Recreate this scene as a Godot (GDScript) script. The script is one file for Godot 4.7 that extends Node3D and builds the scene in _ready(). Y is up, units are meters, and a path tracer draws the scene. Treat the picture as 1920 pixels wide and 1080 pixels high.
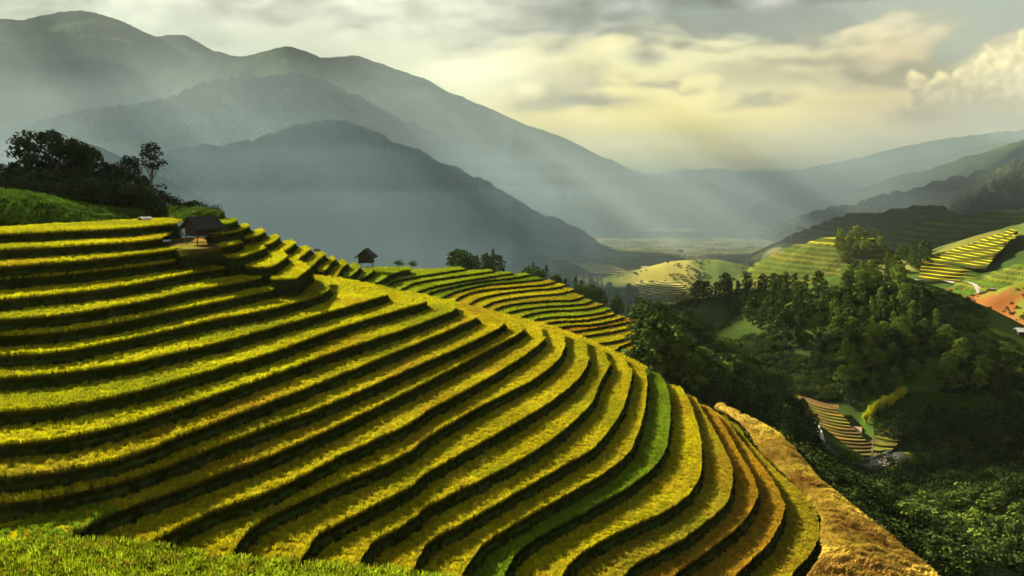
extends Node3D
# Rice terraces on a mountain spur above a forested valley, late sun from behind on the left.

const FOCAL := 1663.0
const PITCH := 7.2
const EXPOSURE := 6.6
const SUN_AZ := -46.0
const SUN_EL := 30.0
const TOP := 6.3
const RISE := 1.25

var rng := RandomNumberGenerator.new()
var fbm := FastNoiseLite.new()
var fine := FastNoiseLite.new()
var taken := {}
var mats := {}
var ridges := []
var body_points := PackedVector3Array()
var right_v: Vector3
var up_v: Vector3
var ahead_v: Vector3

# ---------------------------------------------------------------- helpers
func rf(a: float, b: float) -> float:
	return rng.randf_range(a, b)

func ray(x: float, y: float) -> Vector3:
	return ahead_v + right_v * ((x - 960.0) / FOCAL) - up_v * ((y - 540.0) / FOCAL)

func at_height(x: float, y: float, h: float) -> Vector3:
	var r := ray(x, y)
	return r * (h / minf(r.y, -0.004))

func at_distance(x: float, y: float, d: float) -> Vector3:
	var r := ray(x, y)
	return r * (d / Vector2(r.x, r.z).length())

func numbered(called: String) -> String:
	if not taken.has(called):
		taken[called] = 0
		return called
	taken[called] += 1
	return "%s_%03d" % [called, taken[called]]

func thing(called: String, label: String, category: String, at := Vector3.ZERO, turn := 0.0, group := "") -> Node3D:
	var o := Node3D.new()
	o.name = numbered(called)
	add_child(o)
	o.position = at
	o.rotation.y = turn
	tag(o, label, category, group)
	return o

func tag(o: Node, label: String, category: String, group := "", kind := "") -> void:
	o.set_meta("label", label)
	if category:
		o.set_meta("category", category)
	if group:
		o.set_meta("group", group)
	if kind:
		o.set_meta("kind", kind)

func put(called: String, mesh: Mesh, mat: Material, parent: Node = self) -> MeshInstance3D:
	var o := MeshInstance3D.new()
	o.mesh = mesh
	if mat:
		o.material_override = mat
	o.name = numbered(called) if parent == self else called
	parent.add_child(o, true)
	return o

func scatter(called: String, mesh: Mesh, mat: Material, where: Array, tints: PackedColorArray, parent: Node = self) -> MultiMeshInstance3D:
	var m := MultiMesh.new()
	m.transform_format = MultiMesh.TRANSFORM_3D
	m.use_colors = true
	m.mesh = mesh
	m.instance_count = where.size()
	for i in where.size():
		m.set_instance_transform(i, where[i])
		m.set_instance_color(i, tints[i])
	var o := MultiMeshInstance3D.new()
	o.multimesh = m
	o.material_override = mat
	o.name = numbered(called) if parent == self else called
	parent.add_child(o, true)
	o.set_meta("kind", "stuff")
	return o

func lin(r: float, g: float, b: float) -> Color:
	return Color(r, g, b).linear_to_srgb()

func plain(key: String, c: Color, rough := 0.9, tinted := false, back := Color.BLACK) -> StandardMaterial3D:
	var m := StandardMaterial3D.new()
	m.resource_name = key
	m.albedo_color = c
	m.roughness = rough
	m.metallic_specular = 0.25
	if key in ["earth", "rice", "hill", "far_leaf", "cloud", "bark"] or key.begins_with("leaf"):
		m.specular_mode = BaseMaterial3D.SPECULAR_DISABLED
	m.vertex_color_use_as_albedo = tinted
	if back != Color.BLACK:
		m.backlight_enabled = true
		m.backlight = back
	m.cull_mode = BaseMaterial3D.CULL_DISABLED
	mats[key] = m
	return m

func noise_texture(freq: float, low: Color, high: Color, size := 512, seed_ := 3) -> NoiseTexture2D:
	var n := FastNoiseLite.new()
	n.seed = seed_
	n.noise_type = FastNoiseLite.TYPE_SIMPLEX
	n.frequency = freq
	n.fractal_octaves = 5
	var t := NoiseTexture2D.new()
	t.width = size
	t.height = size
	t.seamless = true
	t.noise = n
	var g := Gradient.new()
	g.set_color(0, low)
	g.set_color(1, high)
	t.color_ramp = g
	return t

func triplanar(m: StandardMaterial3D, t: Texture2D, scale: float) -> void:
	m.albedo_texture = t
	m.uv1_triplanar = true
	m.uv1_world_triplanar = true
	m.uv1_scale = Vector3.ONE * scale

func solid(v: PackedVector3Array, c: PackedColorArray, idx: PackedInt32Array, smooth := true) -> ArrayMesh:
	var a := []
	a.resize(Mesh.ARRAY_MAX)
	a[Mesh.ARRAY_VERTEX] = v
	if c.size():
		a[Mesh.ARRAY_COLOR] = c
	a[Mesh.ARRAY_INDEX] = idx
	var m := ArrayMesh.new()
	if smooth:
		var n := PackedVector3Array()
		n.resize(v.size())
		for k in range(0, idx.size(), 3):
			var p := v[idx[k]]
			var q := (p - v[idx[k + 2]]).cross(p - v[idx[k + 1]])
			for j in 3:
				n[idx[k + j]] += q
		for k in n.size():
			n[k] = n[k].normalized() if n[k].length() > 1e-9 else Vector3.UP
		a[Mesh.ARRAY_NORMAL] = n
	m.add_surface_from_arrays(Mesh.PRIMITIVE_TRIANGLES, a)
	return m

func grid_index(rows: int, cols: int) -> PackedInt32Array:
	# vertex = row * cols + col, columns to the right, rows towards the viewer: faces look up
	var idx := PackedInt32Array()
	idx.resize((rows - 1) * (cols - 1) * 6)
	var k := 0
	for i in rows - 1:
		for j in cols - 1:
			var p := i * cols + j
			idx[k] = p; idx[k + 1] = p + 1; idx[k + 2] = p + cols
			idx[k + 3] = p + 1; idx[k + 4] = p + cols + 1; idx[k + 5] = p + cols
			k += 6
	return idx

func smooth_path(p: PackedVector2Array, step: float) -> PackedVector2Array:
	# Catmull-Rom through the points, resampled evenly
	var dense := PackedVector2Array()
	for i in p.size() - 1:
		var a := p[maxi(i - 1, 0)]
		var b := p[i]
		var c := p[i + 1]
		var d := p[mini(i + 2, p.size() - 1)]
		for k in 12:
			dense.append(b.cubic_interpolate(c, b + (b - a).limit_length((c - b).length() * 1.2) * -1.0, c + (d - c).limit_length((c - b).length() * 1.2), k / 12.0))
	dense.append(p[p.size() - 1])
	var out := PackedVector2Array([dense[0]])
	var left := step
	for i in dense.size() - 1:
		var a := dense[i]
		var l := a.distance_to(dense[i + 1])
		var t := 0.0
		while l - t >= left:
			t += left
			out.append(a.lerp(dense[i + 1], t / l))
			left = step
		left -= l - t
	if out[out.size() - 1].distance_to(dense[dense.size() - 1]) > step * 0.4:
		out.append(dense[dense.size() - 1])
	return out

func flat_px(px: Array, h: float) -> PackedVector2Array:
	var out := PackedVector2Array()
	for i in range(0, px.size(), 2):
		var p := at_height(px[i], px[i + 1], h)
		out.append(Vector2(p.x, p.z))
	return out

# ---------------------------------------------------------------- terrain of the valley: ridges with rounded crests
func ridge(px: Array, slope: float, round_: float) -> void:
	# px: x, y, distance of the crest, then along it
	var pts := PackedVector3Array()
	for i in range(0, px.size(), 3):
		pts.append(at_distance(px[i], px[i + 1], px[i + 2]))
	var box := Rect2(pts[0].x, pts[0].z, 0, 0)
	for p in pts:
		box = box.expand(Vector2(p.x, p.z))
	ridges.append([pts, slope, round_, box.grow(130.0 / slope)])

func base_height(d: float) -> float:
	var b: float = lerpf(-50.0, -92.0, smoothstep(95.0, 260.0, d))
	b -= 10.0 * smoothstep(450.0, 900.0, d) + 20.0 * smoothstep(900.0, 1700.0, d)
	return b

func ground_at(x: float, z: float) -> float:
	var h := base_height(Vector2(x, z).length())
	var p := Vector2(x, z)
	for r in ridges:
		var box: Rect2 = r[3]
		if not box.has_point(p):
			continue
		var pts: PackedVector3Array = r[0]
		var best := -1e9
		for i in pts.size() - 1:
			var a := Vector2(pts[i].x, pts[i].z)
			var b := Vector2(pts[i + 1].x, pts[i + 1].z)
			var ab := b - a
			var t := clampf((p - a).dot(ab) / ab.length_squared(), 0.0, 1.0)
			var q: float = (p - a - ab * t).length()
			var hh: float = lerpf(pts[i].y, pts[i + 1].y, t) - r[1] * (sqrt(q * q + r[2] * r[2]) - r[2])
			best = maxf(best, hh)
		var k := 5.0
		if best > h - k:
			var m := clampf(0.5 + 0.5 * (best - h) / k, 0.0, 1.0)
			h = lerpf(h, best, m) + k * m * (1.0 - m) * 0.5
	return h + 1.6 * fbm.get_noise_2d(x * 0.9, z * 0.9) + 0.5 * fine.get_noise_2d(x, z)

var relief := PackedFloat32Array()
const ROWS := 230
const COLS := 330

func relief_at(x: float, z: float) -> float:
	# the valley sheet as it was built, between its grid points
	var i := (1.0 - log(Vector2(x, z).length() / 74.0) / log(2300.0 / 74.0)) * (ROWS - 1.0)
	var j := (rad_to_deg(atan2(x, -z)) + 14.0) / 52.0 * (COLS - 1.0)
	if relief.is_empty() or i < 0.0 or i >= ROWS - 1.0 or j < 0.0 or j >= COLS - 1.0:
		return ground_at(x, z)
	var k := int(i) * COLS + int(j)
	var a := i - int(i)
	var b := j - int(j)
	return lerpf(lerpf(relief[k], relief[k + 1], b), lerpf(relief[k + COLS], relief[k + COLS + 1], b), a)

func drop(x: float, y: float, from := 90.0, to := 1800.0) -> Vector3:
	# where the sight line through that point of the view meets the valley ground
	var r := ray(x, y)
	r /= Vector2(r.x, r.z).length()
	var d := from
	var last := from
	while d < to:
		if relief_at(r.x * d, r.z * d) > r.y * d:
			for k in 8:
				var m := (last + d) * 0.5
				if relief_at(r.x * m, r.z * m) > r.y * m:
					d = m
				else:
					last = m
			return Vector3(r.x * d, relief_at(r.x * d, r.z * d), r.z * d)
		last = d
		d *= 1.012
	return Vector3.INF

# ---------------------------------------------------------------- plants
func blade(v: PackedVector3Array, c: PackedColorArray, idx: PackedInt32Array, foot: Vector3, lean: Vector3, h: float, w: float, tint: Color, droop := 0.35) -> void:
	var side := Vector3(-lean.z, 0, lean.x).normalized() * w * 0.5
	var n := v.size()
	var mid := foot + Vector3(0, h * 0.65, 0) + lean * 0.4
	var tip := foot + Vector3(0, h * (1.0 - droop * 0.3), 0) + lean
	v.append_array([foot - side * 0.7, foot + side * 0.7, mid - side, mid + side, tip])
	c.append_array([tint, tint, tint, tint, tint])
	idx.append_array([n, n + 2, n + 1, n + 1, n + 2, n + 3, n + 2, n + 4, n + 3])

func make_rice(blades: int, spread: float, h: float, w: float, seed_: int) -> ArrayMesh:
	rng.seed = seed_
	var v := PackedVector3Array()
	var c := PackedColorArray()
	var idx := PackedInt32Array()
	for i in blades:
		var a := rf(0, TAU)
		var r := sqrt(rng.randf()) * spread
		var lean := Vector3(cos(a + rf(-0.9, 0.9)), 0, sin(a + rf(-0.9, 0.9))) * rf(0.08, 0.26) * h * 1.4
		var t := rf(0.7, 1.25)
		blade(v, c, idx, Vector3(cos(a) * r, 0, sin(a) * r), lean, h * rf(0.65, 1.1), w * rf(0.7, 1.3), Color(t, t * rf(0.93, 1.05), t))
	return solid(v, c, idx, false)

func leaf_quads(v: PackedVector3Array, c: PackedColorArray, idx: PackedInt32Array, p: Vector3, size: float, outward: Vector3, tint: Color) -> void:
	var n := (outward + Vector3(rf(-1, 1), rf(-0.6, 1), rf(-1, 1)) * 0.9).normalized()
	var t := n.cross(Vector3(rf(-1, 1), rf(-1, 1), rf(-1, 1))).normalized()
	var b := n.cross(t)
	t *= size * rf(0.7, 1.2)
	b *= size * rf(0.35, 0.6)
	var k := v.size()
	v.append_array([p - t, p - b * 0.9 + n * size * 0.15, p + t, p + b])
	c.append_array([tint, tint, tint, tint])
	idx.append_array([k, k + 1, k + 2, k, k + 2, k + 3])

func make_crown(lobes: Array, per_lobe: int, leaf: float, shell: float, seed_: int) -> ArrayMesh:
	# lobes: [centre, radii]; leaves thickest near each lobe's surface and on its upper side
	rng.seed = seed_
	var v := PackedVector3Array()
	var c := PackedColorArray()
	var idx := PackedInt32Array()
	for l in lobes:
		var n := int(per_lobe * rf(0.8, 1.2))
		var tone := rf(0.55, 1.4)
		for i in n:
			var d := Vector3(rf(-1, 1), rf(-1, 1), rf(-1, 1))
			if d.length() > 1.0 or d.length() < 0.05:
				continue
			d = d.normalized()
			if d.y < -0.35 and rng.randf() < 0.7:
				continue
			var r := lerpf(shell, 1.0, sqrt(rng.randf())) * (1.0 + 0.28 * fine.get_noise_3d(d.x * 40 + l[0].x * 9, d.y * 40, d.z * 40 + l[0].z * 9))
			var t := tone * rf(0.7, 1.3)
			leaf_quads(v, c, idx, l[0] + d * l[1] * r, leaf, d, Color(t * rf(0.9, 1.15), t, t))
	return solid(v, c, idx, false)

func tube(v: PackedVector3Array, c: PackedColorArray, idx: PackedInt32Array, a: Vector3, b: Vector3, ra: float, rb: float, tint := Color.WHITE, sides := 6) -> void:
	var d := (b - a).normalized()
	var s := d.cross(Vector3(0.31, 0.2, 0.93)).normalized()
	var t := d.cross(s)
	var k := v.size()
	for i in sides:
		var w := s * cos(TAU * i / sides) + t * sin(TAU * i / sides)
		v.append_array([a + w * ra, b + w * rb])
		c.append_array([tint, tint])
	for i in sides:
		var p := k + i * 2
		var q := k + (i + 1) % sides * 2
		idx.append_array([p, q, p + 1, q, q + 1, p + 1])

func make_trunk(h: float, r: float, limbs: Array, seed_: int) -> ArrayMesh:
	rng.seed = seed_
	var v := PackedVector3Array()
	var c := PackedColorArray()
	var idx := PackedInt32Array()
	var last := Vector3(0, -0.6, 0)
	for i in 5:
		var next := Vector3(rf(-0.04, 0.04) * h, h * (i + 1) / 5.0, rf(-0.04, 0.04) * h)
		tube(v, c, idx, last, next, r * (1.0 - i * 0.14), r * (1.0 - (i + 1) * 0.14), Color.WHITE, 7)
		last = next
	for l in limbs:
		tube(v, c, idx, Vector3(0, h * rf(0.45, 0.85), 0), l, r * 0.45, r * 0.12, Color.WHITE, 5)
	return solid(v, c, idx)

var kinds := {}

func make_kinds() -> void:
	# every kind of tree is made once for a height of about 10 m (shrubs 2 m); [trunk, crown]
	for k in 3:   # dense broadleaf with many rounded clumps
		rng.seed = 40 + k
		var lobes := []
		for i in 16:
			var a := i * 2.4 + rf(-0.3, 0.3)
			var y := lerpf(1.6, 9.2, i / 15.0)
			var w := (1.0 - pow(absf(y - 5.0) / 5.0, 2.0)) * 2.7
			lobes.append([Vector3(cos(a) * w * rf(0.6, 1.0), y, sin(a) * w * rf(0.6, 1.0)), Vector3(1.5, 1.15, 1.5) * rf(0.75, 1.15)])
		var limbs := []
		for i in 5:
			limbs.append(lobes[i * 3][0])
		kinds["broadleaf%d" % k] = [make_trunk(6.5, 0.22, limbs, 50 + k), make_crown(lobes, 120, 0.5, 0.55, 60 + k)]
	for k in 2:   # tall narrow valley tree
		rng.seed = 140 + k
		var lobes := []
		for i in 12:
			var a := i * 2.1
			var y := lerpf(1.4, 9.4, i / 11.0)
			var w := 1.15 * (1.0 - pow(absf(y - 5.5) / 5.2, 2.0)) + 0.1
			lobes.append([Vector3(cos(a) * w * 0.8, y, sin(a) * w * 0.8), Vector3(1.05, 1.0, 1.05) * rf(0.7, 1.1)])
		kinds["tall%d" % k] = [make_trunk(7.0, 0.16, [], 150 + k), make_crown(lobes, 100, 0.46, 0.5, 160 + k)]
	rng.seed = 77   # umbrella-crowned tree with a long bare stem
	var lob := []
	for i in 14:
		var a := i * 2.4
		var y := lerpf(6.4, 9.5, i / 13.0)
		var w := 1.7 * (1.0 - 0.5 * (y - 6.4) / 3.1)
		lob.append([Vector3(cos(a) * w * rf(0.3, 1), y, sin(a) * w * rf(0.3, 1)), Vector3(0.85, 0.5, 0.85) * rf(0.7, 1.1)])
	var lim := []
	for i in 9:
		lim.append(lob[i + 3][0])
	kinds["open0"] = [make_trunk(7.6, 0.16, lim, 78), make_crown(lob, 150, 0.21, 0.4, 79)]
	for k in 3:   # big spreading crowns of the hilltop wood, seen nearer
		rng.seed = 240 + k
		var lobes := []
		for i in 26:
			var a := i * 2.4 + rf(-0.4, 0.4)
			var y := lerpf(3.4, 9.5, i / 25.0)
			var w := 3.4 * sqrt(maxf(0.02, 1.0 - pow((y - 5.4) / 4.4, 2.0)))
			lobes.append([Vector3(cos(a) * w * rf(0.55, 1.0), y, sin(a) * w * rf(0.55, 1.0)), Vector3(1.3, 0.85, 1.3) * rf(0.6, 1.1)])
		var limbs := []
		for i in 10:
			limbs.append(lobes[i * 2 + 3][0])
		kinds["spreading%d" % k] = [make_trunk(6.0, 0.24, limbs, 250 + k), make_crown(lobes, 230, 0.3, 0.4, 260 + k)]
	for k in 2:   # bamboo and feathery growth: arching plumes
		rng.seed = 340 + k
		var v := PackedVector3Array()
		var c := PackedColorArray()
		var idx := PackedInt32Array()
		var tv := PackedVector3Array()
		var tc := PackedColorArray()
		var ti := PackedInt32Array()
		for i in 26:
			var a := rf(0, TAU)
			var reach := rf(0.6, 3.0)
			var h := rf(6.0, 10.0)
			var last := Vector3(cos(a), 0, sin(a)) * rf(0, 0.9)
			for s in 8:
				var t := (s + 1) / 8.0
				var next := Vector3(cos(a), 0, sin(a)) * (0.4 + reach * t * t) + Vector3(0, h * (t - 0.22 * t * t * t), 0)
				tube(tv, tc, ti, last, next, 0.05, 0.04, Color.WHITE, 3)
				for q in int(18 * t):
					leaf_quads(v, c, idx, last.lerp(next, rng.randf()) + Vector3(rf(-1, 1), rf(-1, 0.6), rf(-1, 1)) * 0.55 * t, 0.3, Vector3(cos(a), 0.4, sin(a)), Color.WHITE * rf(0.75, 1.25))
				last = next
		kinds["bamboo%d" % k] = [solid(tv, tc, ti), solid(v, c, idx, false)]
	for k in 2:   # conifer with tiers
		rng.seed = 440 + k
		var lobes := []
		for i in 20:
			var a := i * 2.4
			var y := lerpf(1.8, 9.6, i / 19.0)
			var w := 2.1 * (1.0 - (y - 1.2) / 9.0)
			lobes.append([Vector3(cos(a) * w * 0.7, y, sin(a) * w * 0.7), Vector3(0.8 * w + 0.2, 0.45, 0.8 * w + 0.2)])
		kinds["conifer%d" % k] = [make_trunk(9.4, 0.18, [], 450 + k), make_crown(lobes, 70, 0.3, 0.3, 460 + k)]
	for k in 3:   # shrubs, about 2 m
		rng.seed = 540 + k
		var lobes := []
		for i in 8:
			var a := i * 2.4
			lobes.append([Vector3(cos(a) * rf(0.1, 1.0), rf(0.5, 1.5), sin(a) * rf(0.1, 1.0)), Vector3(0.7, 0.6, 0.7) * rf(0.7, 1.2)])
		kinds["shrub%d" % k] = [make_trunk(1.2, 0.05, [lobes[2][0], lobes[5][0]], 550 + k), make_crown(lobes, 90, 0.17, 0.4, 560 + k)]

func tree(called: String, kind: String, label: String, category: String, group: String, at: Vector3, h: float, wide: float, leaves: String) -> Node3D:
	var t := thing(called, label, category, at, rf(0, TAU), group)
	var base := 2.0 if kind.begins_with("shrub") else 10.0
	t.scale = Vector3(h / base * wide, h / base, h / base * wide)
	put("stem" if kind.begins_with("shrub") or kind.begins_with("bamboo") else "trunk", kinds[kind][0], mats.bark, t)
	put("crown", kinds[kind][1], mats[leaves], t)
	return t

# ---------------------------------------------------------------- terraces
const ORDINAL := ["topmost", "second", "third", "fourth", "fifth", "sixth", "seventh", "eighth", "ninth", "tenth", "eleventh", "twelfth", "thirteenth", "fourteenth", "fifteenth", "sixteenth", "seventeenth", "eighteenth", "nineteenth", "twentieth", "twenty-first", "twenty-second", "twenty-third", "twenty-fourth", "twenty-fifth", "lowest"]
var rice_meshes := []
var tuft_mesh: ArrayMesh

func tone(kind: String) -> Color:
	var c := Color(0.43, 0.395, 0.011)
	if kind == "lemon":
		c = Color(0.44, 0.45, 0.009)
	elif kind == "green":
		c = Color(0.15, 0.25, 0.012)
	elif kind == "bright":
		c = Color(0.25, 0.34, 0.012)
	elif kind == "amber":
		c = Color(0.40, 0.25, 0.018)
	elif kind == "soil":
		c = Color(0.07, 0.055, 0.03)
	elif kind == "stubble":
		c = Color(0.075, 0.052, 0.024)
	elif kind == "pale":
		c = Color(0.3, 0.28, 0.11)
	elif kind == "near":
		c = Color(0.26, 0.35, 0.013)
	elif kind == "mixed":
		c = Color(0.33, 0.29, 0.016)
	var r := rng.randf()
	if r < 0.1:
		c = c.lerp(Color(0.26, 0.13, 0.02), 0.6)
	elif r < 0.25:
		c = c.lerp(Color(0.14, 0.2, 0.012), 0.55)
	if kind == "near":
		return c * rf(0.25, 1.0)
	return c * rf(0.6, 0.98)

func terrace(label: String, group: String, edge: PackedVector2Array, back: PackedVector2Array, h: float, rise: float, step: float, kind: String, density: float, size: float, mesh_no := 0, other := "", split := -1e9) -> Node3D:
	var path := smooth_path(edge, step)
	var n := path.size()
	for i in n:
		var w := 0.16 * minf(step, 1.0)
		path[i] += Vector2(fine.get_noise_2d(path[i].x * 14.0, path[i].y * 14.0), fine.get_noise_2d(path[i].x * 14.0 + 300.0, path[i].y * 14.0)) * w * 2.0
	var middle := path[n / 2]
	var origin := Vector3(middle.x, h - rise, middle.y)
	var o := thing("rice_terrace", label, "rice terrace", origin, 0.0, group)
	# the bank: the rice's own side, the grown-over lip and the earth face below
	var rk := clampf(rise / 1.1, 0.3, 1.0)
	var outs := [-0.22 * rk, -0.02, 0.02, 0.24 * rk, 0.34 * rk, 0.42 * rk, 0.62 * rk]
	var downs := [-0.16, -0.4 * rk, -0.82 * rk, -0.88 * rk, -1.08 * rk, -1.08 * rk - rise * 0.35, -0.95 * rk - rise]
	var v := PackedVector3Array()
	var c := PackedColorArray()
	for r in 7:
		for i in n:
			var a := path[maxi(i - 1, 0)]
			var b := path[mini(i + 1, n - 1)]
			var t := (b - a).normalized()
			var q := Vector2(-t.y, t.x)
			var wob := fine.get_noise_3d(path[i].x * 9.0, r * 31.0, path[i].y * 9.0)
			var out: float = outs[r] + wob * 0.22 * (0.4 if r < 3 else 1.0)
			var p := path[i] + q * out
			v.append(Vector3(p.x, h + downs[r] + (0.12 * wob if r > 2 else 0.0), p.y) - origin)
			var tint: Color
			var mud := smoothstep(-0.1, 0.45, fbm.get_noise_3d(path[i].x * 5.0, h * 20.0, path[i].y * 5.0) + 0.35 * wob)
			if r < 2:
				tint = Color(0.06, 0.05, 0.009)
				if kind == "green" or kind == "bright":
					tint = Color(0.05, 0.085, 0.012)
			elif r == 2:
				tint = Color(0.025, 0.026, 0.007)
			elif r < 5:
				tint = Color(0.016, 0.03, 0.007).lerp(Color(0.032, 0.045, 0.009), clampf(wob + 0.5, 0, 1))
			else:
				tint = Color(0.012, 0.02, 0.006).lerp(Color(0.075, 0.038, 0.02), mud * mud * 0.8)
			c.append(tint)
	var idx := grid_index(7, n)
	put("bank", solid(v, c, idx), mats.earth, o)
	# the crop: a flat bed and the plants that stand in it
	var poly := path.duplicate()
	for i in poly.size():
		var a := path[maxi(i - 1, 0)]
		var b := path[mini(i + 1, n - 1)]
		var t := (b - a).normalized()
		poly[i] -= Vector2(-t.y, t.x) * 0.2
	poly.append_array(back)
	var tri := Geometry2D.triangulate_polygon(poly)
	if tri.is_empty():
		var whole := PackedVector2Array()
		for part in Geometry2D.merge_polygons(poly, PackedVector2Array()):
			if Geometry2D.is_polygon_clockwise(part):
				continue
			var some := Geometry2D.triangulate_polygon(part)
			for q in some:
				tri.append(whole.size() + q)
			whole.append_array(part)
		poly = whole
	var fv := PackedVector3Array()
	var fc := PackedColorArray()
	for p in poly:
		fv.append(Vector3(p.x, h - 0.17, p.y) - origin)
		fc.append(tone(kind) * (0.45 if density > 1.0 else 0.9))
	# clockwise from above
	for k in range(0, tri.size(), 3):
		if (poly[tri[k + 1]] - poly[tri[k]]).cross(poly[tri[k + 2]] - poly[tri[k]]) < 0.0:
			var s := tri[k + 1]
			tri[k + 1] = tri[k + 2]
			tri[k + 2] = s
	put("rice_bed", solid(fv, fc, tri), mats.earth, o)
	var where := []
	var tints := PackedColorArray()
	for k in range(0, tri.size(), 3):
		var a := poly[tri[k]]
		var b := poly[tri[k + 1]]
		var cc := poly[tri[k + 2]]
		var want: float = absf((b - a).cross(cc - a)) * 0.5 * density + rng.randf()
		for q in int(want):
			var s := sqrt(rng.randf())
			var u := rng.randf()
			var p := a * (1.0 - s) + b * (s * (1.0 - u)) + cc * (s * u)
			plant(where, tints, p, h, size, origin, kind, other, split)
	# the outermost row follows the edge
	for i in n - 1:
		for q in int(ceil(step * sqrt(density) * 1.3)):
			plant(where, tints, path[i].lerp(path[i + 1], rng.randf()), h, size, origin, kind, other, split)
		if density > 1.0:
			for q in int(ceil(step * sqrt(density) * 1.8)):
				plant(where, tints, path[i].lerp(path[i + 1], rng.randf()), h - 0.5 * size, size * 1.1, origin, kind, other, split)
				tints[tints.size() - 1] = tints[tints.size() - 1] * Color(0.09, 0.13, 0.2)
	if where.size():
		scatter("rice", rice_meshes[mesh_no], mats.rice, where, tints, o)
	# grass that hangs over the lip
	if step < 1.0:
		var gw := []
		var gc := PackedColorArray()
		for i in n:
			var a := path[maxi(i - 1, 0)]
			var b := path[mini(i + 1, n - 1)]
			var t := (b - a).normalized()
			var q := Vector2(-t.y, t.x)
			for k in 6:
				var s := rng.randf()
				var p := path[i] + t * rf(0, step) + q * lerpf(0.2, 0.5, s)
				gw.append(Transform3D(Basis(Vector3.UP, rf(0, TAU)).scaled(Vector3.ONE * rf(0.7, 1.7)), Vector3(p.x, h - 1.05 - s * rise * 0.9, p.y) - origin))
				gc.append(Color(0.03, 0.055, 0.01).lerp(Color(0.06, 0.05, 0.014), rng.randf() * rng.randf()) * rf(0.3, 0.9))
		scatter("bank_grass", tuft_mesh, mats.rice, gw, gc, o)
	for i in range(0, n, maxi(1, int(4.0 / step))):
		body_points.append(Vector3(path[i].x, h, path[i].y))
	return o

func plant(where: Array, tints: PackedColorArray, p: Vector2, h: float, size: float, origin: Vector3, kind: String, other: String, split: float) -> void:
	var s := size * rf(0.8, 1.2)
	var big := rf(0.85, 1.15) + 0.3 * fbm.get_noise_2d(p.x * 6.0, p.y * 6.0)
	where.append(Transform3D(Basis(Vector3.UP, rf(0, TAU)).scaled(Vector3(s, s * big, s)), Vector3(p.x, h - 0.3, p.y) - origin))
	var k := other if other and p.x + 4.0 * fbm.get_noise_2d(p.x * 4.0, p.y * 4.0) < split else kind
	var ripe := fbm.get_noise_2d(p.x * 1.5 + 700.0, p.y * 1.5 + h * 30.0)
	var t := tone(k) * (1.0 + 0.35 * fbm.get_noise_2d(p.x * 3.0, p.y * 3.0))
	if k == "gold" or k == "mixed" or k == "lemon":
		t = t.lerp(Color(0.13, 0.17, 0.01), clampf(ripe * 2.2 - 0.45, 0, 0.55)).lerp(Color(0.27, 0.16, 0.016), clampf(-ripe * 2.0 - 0.55, 0, 0.35))
	tints.append(t)

func pushed(e: PackedVector2Array, by: float) -> PackedVector2Array:
	# the curve moved uphill, in reverse order
	var out := PackedVector2Array()
	for i in range(e.size() - 1, -1, -1):
		var t := (e[mini(i + 1, e.size() - 1)] - e[maxi(i - 1, 0)]).normalized()
		out.append(e[i] - Vector2(-t.y, t.x) * by)
	return out

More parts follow.
